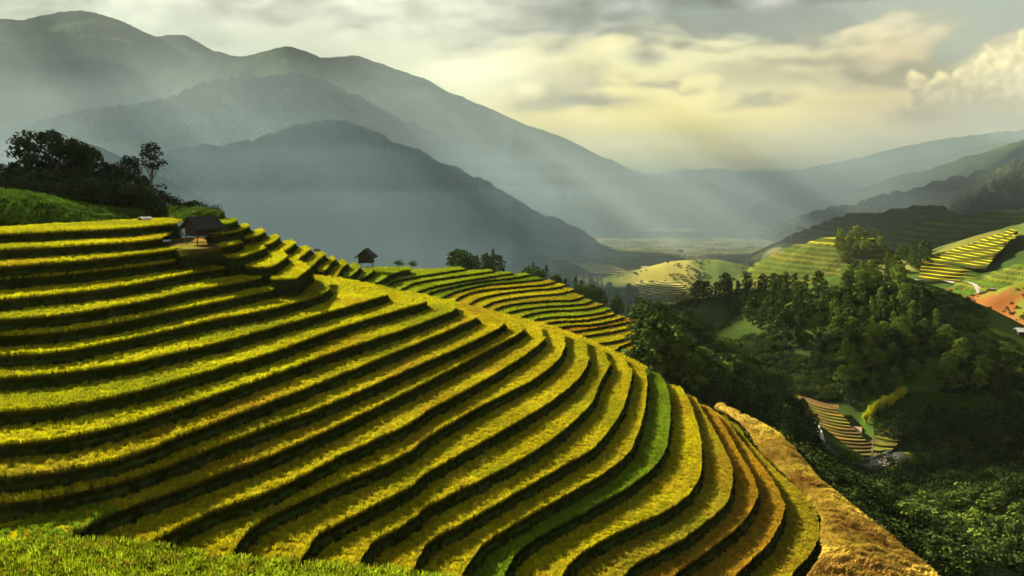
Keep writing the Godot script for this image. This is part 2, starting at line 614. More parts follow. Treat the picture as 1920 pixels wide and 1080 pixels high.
func main_hill() -> void:
	# front edges of the rice on the near slope, from the grassy mound downwards: x, y on the plane of the terrace
	var e := []
	e.append([-150, 441, 0, 435, 120, 430, 240, 424, 333, 416])
	e.append([-150, 471, 0, 464, 120, 458, 240, 450, 303, 444])
	e.append([-150, 504, 0, 495, 120, 487, 240, 475, 355, 461])
	e.append([-150, 528, 0, 519, 120, 510, 240, 497, 360, 481, 412, 476])
	e.append([-150, 566, 0, 556, 120, 545, 240, 530, 360, 508, 463, 493])
	e.append([-150, 603, 0, 594, 120, 584, 240, 565, 360, 541, 475, 520, 507, 514])
	e.append([-150, 632, 0, 624, 120, 615, 240, 595, 360, 571, 475, 547, 552, 531])
	e.append([-150, 668, 0, 661, 120, 652, 240, 630, 400, 595, 520, 572, 600, 549, 617, 539])
	e.append([-150, 709, 0, 702, 120, 692, 240, 675, 400, 639, 520, 607, 640, 574, 728, 549])
	e.append([-150, 772, 0, 765, 120, 754, 240, 731, 400, 687, 520, 652, 640, 609, 760, 574, 800, 562])
	e.append([-150, 833, 0, 826, 120, 812, 240, 787, 400, 735, 520, 694, 640, 651, 760, 612, 842, 582, 855, 574])
	e.append([-150, 893, 0, 886, 120, 874, 240, 847, 400, 786, 520, 742, 640, 696, 760, 648, 850, 612, 895, 591])
	e.append([-150, 945, 0, 935, 120, 918, 240, 890, 400, 832, 520, 788, 640, 742, 760, 690, 875, 641, 930, 614, 946, 603])
	e.append([-120, 1062, 60, 1030, 125, 1000, 180, 968, 240, 942, 300, 920, 400, 884, 520, 842, 640, 788, 700, 760, 800, 711, 900, 660, 962, 628, 982, 614])
	e.append([180, 1075, 255, 1026, 297, 1000, 360, 968, 400, 949, 520, 907, 640, 846, 760, 792, 800, 765, 900, 712, 975, 667, 1015, 637, 1021, 630])
	e.append([370, 1090, 420, 1045, 460, 992, 520, 952, 640, 898, 760, 845, 800, 815, 900, 757, 1000, 706, 1045, 670, 1058, 643])
	e.append([505, 1110, 560, 1045, 592, 998, 640, 971, 760, 910, 800, 880, 875, 838, 940, 803, 1040, 742, 1088, 700, 1103, 668])
	e.append([630, 1110, 672, 1045, 700, 1008, 760, 975, 800, 943, 920, 884, 1020, 828, 1100, 760, 1124, 712, 1143, 678])
	e.append([740, 1115, 770, 1060, 800, 1012, 860, 978, 920, 945, 1040, 876, 1110, 835, 1160, 772, 1180, 712, 1182, 690])
	e.append([840, 1120, 865, 1070, 892, 1027, 920, 1002, 1040, 933, 1125, 885, 1175, 847, 1190, 815, 1205, 770, 1211, 715, 1209, 698])
	e.append([925, 1135, 946, 1065, 975, 1022, 1040, 980, 1125, 937, 1200, 892, 1240, 850, 1252, 800, 1253, 750, 1246, 720, 1232, 699])
	e.append([1015, 1140, 1047, 1078, 1087, 1032, 1150, 996, 1250, 950, 1297, 912, 1313, 865, 1308, 810, 1290, 750, 1272, 723])
	e.append([1130, 1140, 1166, 1075, 1190, 1050, 1270, 1010, 1350, 950, 1368, 915, 1368, 872, 1345, 822, 1318, 775, 1301, 744])
	e.append([1215, 1140, 1260, 1075, 1325, 1027, 1387, 977, 1416, 930, 1410, 895, 1387, 857, 1362, 810, 1342, 778, 1326, 762])
	e.append([1330, 1140, 1375, 1075, 1437, 1015, 1467, 955, 1457, 920, 1425, 872, 1387, 825, 1365, 795, 1342, 773])
	e.append([1435, 1140, 1477, 1077, 1520, 1030, 1532, 990, 1525, 955, 1500, 922, 1450, 878, 1400, 825, 1378, 793, 1358, 772])
	# the back rim of the crop where the terraces run over the crest of the spur
	var rim := [560, 512, 620, 517, 660, 524, 700, 531, 760, 545, 810, 555, 850, 564, 905, 577, 960, 590, 1010, 603, 1060, 619, 1100, 634, 1130, 648, 1165, 663, 1200, 679, 1214, 686]
	var kinds_ := "lemon lemon lemon lemon lemon lemon lemon lemon lemon lemon lemon gold gold gold gold gold gold gold gold gold green gold mixed amber amber mixed".split(" ")
	var before := PackedVector2Array()
	for k in e.size():
		var h := -(TOP + RISE * k)
		var edge := flat_px(e[k], h)
		var back := PackedVector2Array()
		if k == 0:
			back = flat_px([345, 409, 262, 409, 120, 418, -170, 428], h)
		else:
			if k >= 7 and k <= 19:
				var last: int = e[k].size() - 2
				var x1: float = e[k][last] + 6.0
				var x0: float = e[k - 1][e[k - 1].size() - 2] - 45.0
				var px := []
				for i in range(rim.size() - 2, -1, -2):
					if rim[i] <= x1 and rim[i] >= x0:
						px.append_array([rim[i], rim[i + 1]])
				back.append_array(flat_px(px, h))
			elif k >= 20:
				var last: int = e[k].size() - 2
				back.append_array(flat_px([e[k][last] - 9, e[k][last + 1] - 3], h))
			back.append_array(pushed(before, 0.7))
		var label := "rice terrace of the near slope, %s from the top" % ORDINAL[k]
		var look: String = {"lemon": "lemon yellow", "gold": "golden", "green": "bright green", "amber": "amber brown", "mixed": "yellow green"}[kinds_[k]]
		label = "%s %s" % [look, label]
		var other := ""
		var split := -1e9
		if k == 13:
			label = "golden rice terrace, thirteenth below the topmost, green at its left end"
			other = "green"
			split = flat_px([255, 935], h)[0].x
		elif k == 11:
			other = "mixed"
			split = flat_px([170, 860], h)[0].x
		if k == 25:
			label = "yellow green lowest rice terrace, curving beside the slope of cut straw"
		terrace(label, "terraces of the near rice slope", edge, back, h, RISE, 0.55, kinds_[k], 9.0, 1.0, 0, other, split)
		before = edge
	# short lobes of the upper terraces right of the stilt hut
	var lobes := []
	lobes.append([2, [410, 460, 430, 457, 451, 451], [448, 441, 425, 440, 410, 447]])
	lobes.append([3, [410, 479, 440, 480, 470, 472, 496, 462], [494, 455, 455, 449, 430, 459, 408, 468]])
	lobes.append([4, [460, 496, 500, 498, 520, 490, 537, 478], [534, 472, 500, 469, 480, 477, 458, 486]])
	lobes.append([5, [508, 520, 550, 519, 562, 512, 579, 500], [574, 492, 545, 484, 525, 496, 506, 508]])
	for l in lobes:
		var h: float = -(TOP + RISE * l[0])
		terrace("short yellow terrace lobe below the skyline steps, %s of four" % ["first", "second", "third", "lowest"][l[0] - 2], "lobes right of the stilt hut", flat_px(l[1], h), flat_px(l[2], h), h, RISE, 0.55, "lemon", 8.0, 1.0)
	var sky := []
	sky.append([[385, 420, 425, 416, 444, 411], [438, 409, 400, 411, 380, 414]])
	sky.append([[385, 438, 403, 437, 425, 434, 450, 429, 467, 421], [461, 417]])
	sky.append([[420, 447, 450, 445, 475, 441, 497, 432], [490, 427]])
	sky.append([[460, 457, 497, 456, 512, 450, 523, 442], [516, 439]])
	sky.append([[488, 470, 517, 473, 537, 465, 553, 453], [546, 449]])
	sky.append([[525, 482, 550, 487, 565, 477, 582, 464], [575, 459]])
	sky.append([[556, 490, 580, 497, 595, 485, 610, 474], [603, 470]])
	sky.append([[575, 501, 604, 506, 617, 492, 629, 483], [622, 479]])
	sky.append([[598, 514, 625, 519, 637, 503, 651, 491], [642, 485]])
	sky.append([[612, 521, 632, 521, 652, 517, 664, 509, 675, 498], [664, 491]])
	sky.append([[640, 527, 662, 522, 683, 517, 701, 503], [690, 499]])
	sky.append([[670, 537, 697, 530, 715, 523, 737, 510, 771, 503], [768, 499, 700, 500]])
	before = PackedVector2Array()
	for k in sky.size():
		var h := -(TOP + RISE * k)
		var edge := flat_px(sky[k][0], h)
		var back := flat_px(sky[k][1], h)
		if k:
			back.append_array(pushed(before, 0.8))
		terrace("%s terrace step on the skyline between the two huts, %s from the top" % ["green" if k in [0, 9, 10, 11] else "yellow", ORDINAL[k]], "skyline terrace steps", edge, back, h, RISE, 0.7, "bright" if k in [0, 9, 10, 11] else "lemon", 6.0, 1.1)
		before = edge

func second_spur() -> void:
	var s := []
	s.append([705, 545, 715, 538, 740, 524, 780, 516, 825, 509, 872, 502])
	s.append([735, 550, 750, 540, 780, 527, 820, 520, 880, 512, 925, 506])
	s.append([765, 556, 775, 548, 790, 541, 830, 531, 892, 520, 962, 510])
	s.append([785, 560, 795, 552, 805, 546, 830, 539, 892, 526, 955, 519, 992, 513])
	s.append([802, 570, 815, 562, 828, 555, 855, 544, 905, 532, 967, 526, 1017, 521])
	s.append([825, 580, 840, 570, 852, 560, 870, 550, 905, 541, 967, 535, 1017, 531, 1038, 526])
	s.append([848, 588, 862, 578, 877, 568, 900, 556, 942, 547, 992, 541, 1040, 537, 1058, 532])
	s.append([868, 594, 885, 583, 900, 575, 920, 565, 955, 557, 1005, 551, 1045, 548, 1075, 541])
	s.append([888, 600, 905, 589, 918, 582, 942, 571, 980, 565, 1030, 561, 1070, 560, 1093, 553])
	s.append([905, 604, 922, 594, 937, 588, 967, 579, 1017, 572, 1064, 569, 1092, 567, 1109, 561])
	s.append([928, 612, 945, 602, 962, 597, 992, 586, 1030, 580, 1075, 578, 1105, 575, 1129, 569])
	s.append([955, 618, 970, 608, 985, 602, 1007, 595, 1040, 591, 1092, 588, 1125, 583, 1143, 577])
	s.append([985, 622, 1000, 612, 1014, 606, 1042, 600, 1092, 597, 1130, 591, 1154, 585])
	s.append([1008, 632, 1020, 622, 1037, 613, 1067, 608, 1117, 604, 1148, 598, 1170, 592])
	s.append([1030, 640, 1045, 630, 1062, 621, 1105, 614, 1142, 608, 1172, 602, 1191, 598])
	s.append([1055, 648, 1070, 638, 1082, 629, 1130, 622, 1167, 615, 1190, 609, 1199, 605])
	s.append([1085, 660, 1100, 649, 1115, 642, 1155, 636, 1187, 625, 1212, 614])
	s.append([1125, 675, 1140, 664, 1150, 655, 1165, 645, 1200, 633, 1216, 624])
	s.append([1145, 688, 1160, 674, 1168, 662, 1182, 652, 1210, 640, 1220, 634])
	var kinds_ := "bright bright bright bright green gold gold gold mixed mixed mixed bright gold gold amber gold gold gold mixed".split(" ")
	var before := PackedVector2Array()
	for k in s.size():
		var h := -(21.3 + 0.62 * k)
		var edge := flat_px(s[k], h)
		var back := PackedVector2Array()
		if k == 0:
			back = flat_px([862, 498.5, 815, 502, 765, 503, 700, 530, 695, 545], h)
		else:
			back = flat_px([s[k][s[k].size() - 2] - 9, s[k][s[k].size() - 1] - 2.5], h)
			back.append_array(pushed(before, 0.8))
		var look: String = {"gold": "golden", "green": "dark green", "bright": "bright green", "amber": "amber", "mixed": "yellow green"}[kinds_[k]]
		terrace("%s terrace curving round the second spur, %s from its top" % [look, ORDINAL[k] if k < 18 else "lowest"], "terraces of the second spur", edge, back, h, 0.62, 0.9, kinds_[k], 6.0, 0.7, 1, "bright" if k in [9, 10] else "", 18.0)
		before = edge

func patch(label: String, group: String, left: Array, right: Array, sag: float, h0: float, h1: float, n: int, kind: String, size: float, step: float, tread := 1.0) -> void:
	# a flight of far terraces between two sight lines: left and right are x, y from the top terrace to the lowest
	var prev := PackedVector2Array()
	for k in n:
		var t := k / maxf(1.0, n - 1.0)
		var a := Vector2(left[0], left[1]).lerp(Vector2(left[2], left[3]), t)
		var b := Vector2(right[0], right[1]).lerp(Vector2(right[2], right[3]), t)
		var px := []
		for i in 6:
			var m := a.lerp(b, i / 5.0) + Vector2(0, sag * sin(PI * i / 5.0) + 0.6 * sin(i * 2.1 + k * 1.3))
			px.append_array([m.x, m.y])
		var h := lerpf(h0, h1, t)
		var rise := (h0 - h1) / maxf(1.0, n - 1.0)
		var edge := flat_px(px, h)
		var back := PackedVector2Array()
		if k == 0:
			for i in range(edge.size() - 1, -1, -1):
				back.append(edge[i] * (1.0 + 6.0 / edge[i].length()))
		else:
			for i in range(prev.size() - 1, -1, -1):
				back.append(prev[i] * (1.0 + 1.0 / prev[i].length()))
		terrace(label % (ORDINAL[k] if n > 1 else ""), group, edge, back, h, maxf(rise, 0.4), step, kind, 0.0 if size <= 0.0 else 0.5, size, 1)
		prev = edge

# ---------------------------------------------------------------- mountains
func mountain(called: String, px: Array, foot: float, front: float, behind: float, rough: float, seed_: int, tint: Color, step_px := 5.0, extra := 0.0) -> Array:
	# px: x, y, distance along the crest; the flanks fall from the crest to the foot in front and behind
	var n := FastNoiseLite.new()
	n.seed = seed_
	n.fractal_type = FastNoiseLite.FRACTAL_RIDGED
	n.fractal_octaves = 4
	n.frequency = 0.0016
	var s := FastNoiseLite.new()
	s.seed = seed_ + 9
	s.frequency = 0.012
	s.fractal_octaves = 4
	var x0: float = px[0]
	var x1: float = px[px.size() - 3]
	var cols := int((x1 - x0) / step_px) + 1
	var ts := []
	for i in 26:
		ts.append(-pow(1.0 - i / 26.0, 1.6))
	for i in 37:
		ts.append(pow(i / 36.0, 1.5))
	var rows := ts.size()
	var v := PackedVector3Array()
	var c := PackedColorArray()
	var crest := PackedVector3Array()
	for j in cols:
		var x := lerpf(x0, x1, j / float(cols - 1))
		var k := 0
		while k < px.size() - 6 and px[k + 3] < x:
			k += 3
		var t: float = clampf((x - px[k]) / (px[k + 3] - px[k]), 0, 1)
		var y0: float = px[maxi(k - 2, 1)]
		var y3: float = px[mini(k + 7, px.size() - 2)]
		var y: float = lerpf(cubic_interpolate(px[k + 1], px[k + 4], y0, y3, t), lerpf(px[k + 1], px[k + 4], t), 0.6) + 2.6 * s.get_noise_2d(x * 2.2, seed_ * 7.0) + 1.6 * s.get_noise_2d(x * 9.0, seed_ * 3.0)
		crest.append(at_distance(x, y, lerpf(px[k + 2], px[k + 5], smoothstep(0, 1, t))))
	for t in ts:
		for j in cols:
			var p := crest[j]
			var away := Vector3(p.x, 0, p.z).normalized()
			var reach: float = (p.y - foot) * (front if t > 0 else behind) + extra * smoothstep(700.0, 1100.0, lerpf(x0, x1, j / float(cols - 1)))
			var q: Vector3 = p - away * (t * reach)
			var u := absf(t)
			var fall := u * (1.0 - 0.25 * sin(PI * u))
			var gully := minf(0.0, n.get_noise_2d(q.x + 0.6 * q.z, q.z * 0.5) - 0.45) * rough * (p.y - foot) * sin(PI * minf(u * 1.15, 1.0))
			var lump := s.get_noise_2d(q.x, q.z) * rough * 16.0 * minf(1.0, 0.25 + u * 6.0)
			v.append(Vector3(q.x, lerpf(p.y, foot - 25.0, fall) + gully + lump, q.z))
			var w := s.get_noise_2d(q.x * 0.35 + 900.0, q.z * 0.35)
			c.append(tint.lerp(Color(0.034, 0.042, 0.02), smoothstep(0.05, 0.5, w + 0.25 * u - 0.15)) * (1.0 + 0.5 * s.get_noise_2d(q.x * 2.0, q.z * 2.0)))
	var o := put(called, solid(v, c, grid_index(rows, cols)), mats.hill)
	o.set_meta("kind", "structure")
	return [v, rows, cols]

func forest(called: String, label: String, grid: Array, count: int, r0: int, r1: int, h: float, tint: Color, crest_share := 0.0) -> void:
	# far wood as one mass of small crowns over a mountain face
	var v: PackedVector3Array = grid[0]
	var cols: int = grid[2]
	var where := []
	var tints := PackedColorArray()
	for i in count:
		var r := rng.randi_range(r0, r1 - 1)
		if rng.randf() < crest_share:
			r = rng.randi_range(25, 28)
		var j := rng.randi_range(0, cols - 2)
		var k := r * cols + j
		var p := v[k].lerp(v[k + 1], rng.randf()).lerp(v[k + cols], rng.randf())
		var s := h * rf(0.55, 1.3) * (1.35 if r >= 25 and r <= 27 else 1.0) * (1.0 + 0.5 * fine.get_noise_2d(p.x * 0.5, p.z * 0.5))
		where.append(Transform3D(Basis(Vector3.UP, rf(0, TAU)).scaled(Vector3(s * 0.75, s, s * 0.75)), p - Vector3(0, s * 0.1, 0)))
		var grove := 1.0 + 1.1 * fbm.get_noise_2d(p.x * 0.35, p.z * 0.35)
		tints.append(tint.lerp(Color(0.05, 0.065, 0.02), clampf(grove - 1.0, 0, 0.6)) * grove * rf(0.4, 1.7))
	var o := scatter(called, far_crown, mats.far_leaf, where, tints)
	tag(o, label, "forest", "", "stuff")

var far_crown: ArrayMesh

func make_far_crown() -> void:
	rng.seed = 9
	var v := PackedVector3Array()
	var idx := PackedInt32Array()
	for i in 34:
		var d := Vector3(rf(-1, 1), rf(-0.5, 1), rf(-1, 1)).normalized()
		var p := Vector3(0, 0.55, 0) + d * Vector3(0.42, 0.45, 0.42) * rf(0.7, 1.0)
		var t := d.cross(Vector3(rf(-1, 1), rf(-1, 1), rf(-1, 1))).normalized() * 0.24
		var b := d.cross(t).normalized() * 0.2
		var k := v.size()
		v.append_array([p - t, p + b, p + t])
		idx.append_array([k, k + 1, k + 2])
	far_crown = solid(v, PackedColorArray(), idx, false)

# ---------------------------------------------------------------- sky
var cloud_noise := FastNoiseLite.new()
var puff_noise := FastNoiseLite.new()
var puffs := []

func soft(x: float, a: float, b: float) -> float:
	var t := clampf((x - a) / (b - a), 0.0, 1.0)
	return t * t * (3.0 - 2.0 * t)

func bump(u: float, v: float, cu: float, cv: float, ru: float, rv: float) -> float:
	var a := (u - cu) / ru
	var b := (v - cv) / rv
	return exp(-(a * a + b * b))

func sky_color(az: float, el: float) -> Color:
	# az to the right of the view, el above the horizon, in radians; cloud banks and glow laid out by direction
	var f := absf(az)
	if f > PI / 2:
		az = signf(az) * (PI - f)
	var c_az := clampf(az, -0.95, 0.95)
	var u := 960.0 + FOCAL * tan(c_az) + (az - c_az) * 1800.0
	var v := 331.0 - FOCAL * tan(minf(el, 0.9))
	var wx := u + 60.0 * cloud_noise.get_noise_2d(u * 0.5, v * 1.2)
	var wy := v + 26.0 * cloud_noise.get_noise_2d(u * 0.6 + 500.0, v * 1.6)
	var big := cloud_noise.get_noise_2d(u * 0.35, wy * 1.5)
	var mid := cloud_noise.get_noise_2d(u * 0.9 + 900.0, wy * 3.2)
	var small := cloud_noise.get_noise_2d(wx * 2.4, wy * 5.0)
	# clear glow above the horizon, cooler and greener to the left, rosier to the right
	var c := Color(0.985, 0.87, 0.5).lerp(Color(0.88, 0.86, 0.68), soft(v, 260, 120))
	c = c.lerp(Color(0.79, 0.81, 0.715), soft(u, 950, 500))
	c = c.lerp(Color(0.85, 0.735, 0.53), soft(u, 1380, 1760) * 0.85)
	c = c.lerp(Color(0.97, 0.955, 0.80), bump(u, v, 890, 150, 130, 60) * 0.9)
	c = c.lerp(Color(1.0, 0.93, 0.55), bump(u, v, 1200, 280, 260, 130) * 0.95)
	c = c.lerp(Color(0.85, 0.855, 0.745), bump(u, v, 640, 60, 260, 50) * 0.8)
	# high overcast, darker towards the upper right
	var deck := soft(wy + 48.0 * big + 30.0 * mid + 10.0 * small, 132, 48)
	var dark := Color(0.69, 0.70, 0.64).lerp(Color(0.38, 0.41, 0.40), soft(u + 120.0 * mid, 820, 1350))
	dark = dark.lerp(Color(0.62, 0.655, 0.585), soft(u, 330, 0))
	dark = dark.lerp(Color(0.29, 0.34, 0.355), bump(u, v, 1880, 15, 260, 60) * 0.8)
	dark = dark.lerp(Color(0.80, 0.79, 0.75), bump(u, v, 1435, 18, 60, 28) * 0.75 + bump(u, v, 1165, 28, 46, 12) * 0.5)
	dark = dark * (1.0 + 0.4 * mid + 0.2 * small)
	c = c.lerp(dark, deck * lerpf(0.55, 0.96, soft(u, 600, 1150)))
	# bright ragged band below the deck
	c = c.lerp(Color(0.98, 0.92, 0.66), clampf(bump(u, wy, 1290, 108, 250, 20) * (0.75 + 1.5 * mid), 0, 1) * 0.85)
	# flat grey bars in the glow
	var bar := bump(u, wy + 10.0 * small, 1200, 163, 230, 24) * soft(big + 0.8 * mid, -0.35, 0.15)
	c = c.lerp(Color(0.66, 0.62, 0.49), bar * 0.95)
	for b in [[1080, 192, 90, 17, 0.75], [1275, 171, 34, 7, 0.5], [1425, 202, 55, 13, 0.6], [1660, 150, 190, 26, 0.75], [1010, 205, 60, 18, 0.45], [1500, 128, 120, 14, 0.4], [1800, 228, 170, 22, 0.5]]:
		var m: float = bump(u + 26.0 * mid, wy + 9.0 * small, b[0], b[1], b[2], b[3]) * 1.25
		c = c.lerp(Color(0.55, 0.515, 0.41), clampf(m * (0.95 + 1.1 * mid + 0.5 * small), 0, 1) * minf(1.0, b[4] * 1.25))
	# a towering cumulus on the right, lit from the upper left
	if u > 1560 and u < 2160 and v > 40 and v < 300:
		var shadow := bump(u, v, 1788, 108, 34, 22) + bump(u, v, 1760, 128, 40, 22)
		c = c.lerp(Color(0.40, 0.43, 0.39), clampf(shadow, 0, 1) * 0.95)
		var near := -1.0
		var light := 0.0
		var jag := 0.5 * puff_noise.get_noise_2d(u * 0.8, v * 0.8) + 0.22 * puff_noise.get_noise_2d(u * 2.6, v * 2.6)
		for p in puffs:
			var dx: float = (u - p[0]) / p[2]
			var dy: float = (v - p[1]) / p[2]
			var d := 1.0 - sqrt(dx * dx + dy * dy) + jag
			if d > near:
				near = d
				light = -0.35 * dx - 0.75 * dy
		if near > 0.0:
			var lit := Color(0.95, 0.90, 0.64).lerp(Color(0.66, 0.585, 0.44), clampf(0.45 - 0.5 * light + soft(v, 150, 235) * 0.6 + 0.6 * puff_noise.get_noise_2d(u * 1.3, v * 1.3), 0, 1))
			c = c.lerp(lit, soft(near, 0.0, 0.22) * soft(v, 262, 205))
	# brighter round the sun, which stands above the frame
	var sun := bump(rad_to_deg(az), rad_to_deg(el), SUN_AZ, SUN_EL, 13, 9)
	c = c.lerp(Color(0.98, 0.97, 0.88), sun * 0.85)
	c = c * (1.0 + 0.3 * bump(u, v, 1230, 330, 420, 120))
	if v < -150:
		c = c.lerp(Color(0.56, 0.585, 0.56) * (1.0 + 0.25 * mid), soft(v, -150, -700) * (1.0 - sun))
	return c

func make_sky() -> Image:
	cloud_noise.seed = 5
	cloud_noise.frequency = 0.0052
	cloud_noise.fractal_octaves = 5
	puff_noise.seed = 8
	puff_noise.frequency = 0.035
	puff_noise.fractal_octaves = 4
	rng.seed = 21
	for i in 34:
		var t := i / 33.0
		var x := lerpf(1655, 1935, t)
		var y := lerpf(192, 92, pow(t, 1.25)) + rf(0, 46) + 10.0
		puffs.append([x + rf(-8, 8), y, rf(11, 21) + 12.0 * t])
	for i in 22:
		puffs.append([rf(1700, 2000), rf(170, 215), rf(20, 34)])
	for i in 8:
		puffs.append([lerpf(1842, 1960, i / 7.0), lerpf(200, 168, i / 7.0) + rf(-5, 5), rf(9, 15)])
	var im := Image.create_empty(256, 128, false, Image.FORMAT_RGB8)
	for y in 128:
		for x in 256:
			var c := sky_color(wrapf((x + 0.5) / 256.0, -0.5, 0.5) * TAU, maxf(0.0, (0.5 - (y + 0.5) / 128.0) * PI)) if y < 65 else Color.BLACK
			if y >= 64:
				c = Color(0.2, 0.22, 0.15)
			im.set_pixel(x, y, toned(c))
	im.resize(4096, 2048, Image.INTERPOLATE_CUBIC)
	for y in range(866, 1026):
		for xx in range(-360, 360):
			var x := posmod(xx, 4096)
			im.set_pixel(x, y, toned(sky_color((xx + 0.5) / 4096.0 * TAU, maxf(0.0, (0.5 - (y + 0.5) / 2048.0) * PI))))
	return im

func toned(c: Color) -> Color:
	# as seen, divided by the exposure
	var l := c.srgb_to_linear()
	return Color(minf(l.r * SKY_GAIN / EXPOSURE, 1.0), minf(l.g * SKY_GAIN / EXPOSURE, 1.0), minf(l.b * SKY_GAIN / EXPOSURE, 1.0)).linear_to_srgb()

const SKY_GAIN := 1.5

func describe() -> void:
	# what each piece of the setting is, in the order in which the far mountains were built
	var ranges := ["faint low ridge closing the valley under the yellow glow", "far pale mountain filling the upper left corner", "faint farther peak between the two left summits", "long ridge that runs down from the pointed summit to the valley gap", "rounded wooded mountain behind the nearest big one", "nearest big dark wooded mountain behind the terraces", "small bluish hill peeping out behind the hilltop wood", "palest ridge at the far right below the cumulus", "hazy ridge at the right behind the darker one", "dark ridge with a small knob at the valley gap", "nearest dark mountainside at the right edge"]
	var plain_names := {"ground": "broad ground far below", "valley_ground": "green ground of the valley and its hills", "hill": "earth of the hill under the rice terraces", "grassy_mound": "grassy mound at the upper left under the wood", "shrubby_slope": "rough slope between the wood and the stilt hut", "straw_slope": "earth of the slope of cut straw", "road": "pale road along the valley bottom", "stream": "thin pale stream beside the stubble terraces", "track": "pale track at the foot of the striped slope", "terraced_hillside": "green hillside cut into level steps across the valley", "valley_haze": "haze filling the valley before the mountains", "valley_mist": "mist lying low in the valley"}
	var seen := 0
	for o in get_children():
		if o.has_meta("label") or not o is Node3D or o is Camera3D or o is Light3D:
			continue
		var stem_ := String(o.name).rstrip("0123456789").trim_suffix("_")
		if stem_ == "mountain":
			o.set_meta("label", ranges[seen])
			seen += 1
		elif plain_names.has(stem_):
			o.set_meta("label", plain_names[stem_])
		o.set_meta("category", stem_.replace("_", " "))

func haze_bank(called: String, at: Vector3, size: Vector3, density: float, tint := Color(0.31, 0.415, 0.485)) -> void:
	var f := FogVolume.new()
	f.name = numbered(called)
	f.shape = RenderingServer.FOG_VOLUME_SHAPE_BOX
	f.size = size
	var m := FogMaterial.new()
	m.albedo = tint.linear_to_srgb()
	m.density = density
	f.material = m
	f.set_meta("kind", "stuff")
	add_child(f)
	f.position = at

# ---------------------------------------------------------------- buildings
func box(v: PackedVector3Array, c: PackedColorArray, idx: PackedInt32Array, lo: Vector3, hi: Vector3, tint := Color.WHITE) -> void:
	for f in [[0, 1, 1], [0, -1, 1], [1, 1, 1], [1, -1, 1], [2, 1, 1], [2, -1, 1]]:
		var a: int = f[0]
		var k := v.size()
		var b := (a + 1) % 3
		var d := (a + 2) % 3
		for q in [[0, 0], [1, 0], [1, 1], [0, 1]]:
			var p := Vector3()
			p[a] = hi[a] if f[1] > 0 else lo[a]
			p[b] = hi[b] if q[0] else lo[b]
			p[d] = hi[d] if q[1] else lo[d]
			v.append(p)
			c.append(tint)
		if f[1] > 0:
			idx.append_array([k, k + 2, k + 1, k, k + 3, k + 2])
		else:
			idx.append_array([k, k + 1, k + 2, k, k + 2, k + 3])

func box_mesh(lo: Vector3, hi: Vector3) -> ArrayMesh:
	var v := PackedVector3Array()
	var c := PackedColorArray()
	var idx := PackedInt32Array()
	box(v, c, idx, lo, hi)
	return solid(v, PackedColorArray(), idx, false)

func roof_slope(x0: float, x1: float, ridge_y: float, eave_y: float, half: float, sign_: float, thick: float) -> ArrayMesh:
	# one slope of a gabled roof, ridge along x, with thickness and a slightly sagging, ragged eave
	var v := PackedVector3Array()
	var nx := 9
	for layer in 2:
		for r in 4:
			for i in nx:
				var x := lerpf(x0, x1, i / float(nx - 1))
				var t := r / 3.0
				var y := lerpf(ridge_y, eave_y, t) - 0.05 * sin(PI * t) - 0.04 * sin(PI * i / (nx - 1.0)) + (0.03 * fine.get_noise_2d(x * 40.0, t * 70.0) if layer == 0 else 0.0)
				v.append(Vector3(x, y - layer * thick, sign_ * (half * t + (0.05 * fine.get_noise_2d(x * 60.0, 9.0) if r == 3 else 0.0))))
	var idx := PackedInt32Array()
	for layer in 2:
		for r in 3:
			for i in nx - 1:
				var p := layer * 4 * nx + r * nx + i
				var q := [p, p + 1, p + nx, p + 1, p + nx + 1, p + nx]
				if (sign_ < 0) != (layer == 1):
					q.reverse()
				idx.append_array(q)
	for i in nx - 1:
		var p := 3 * nx + i
		idx.append_array([p, p + 1, p + 4 * nx, p + 1, p + 4 * nx + 1, p + 4 * nx])
	for r in 3:
		for e in [0, nx - 1]:
			var p: int = r * nx + e
			idx.append_array([p, p + nx, p + 4 * nx, p + nx, p + 5 * nx, p + 4 * nx])
	return solid(v, PackedColorArray(), idx, false)

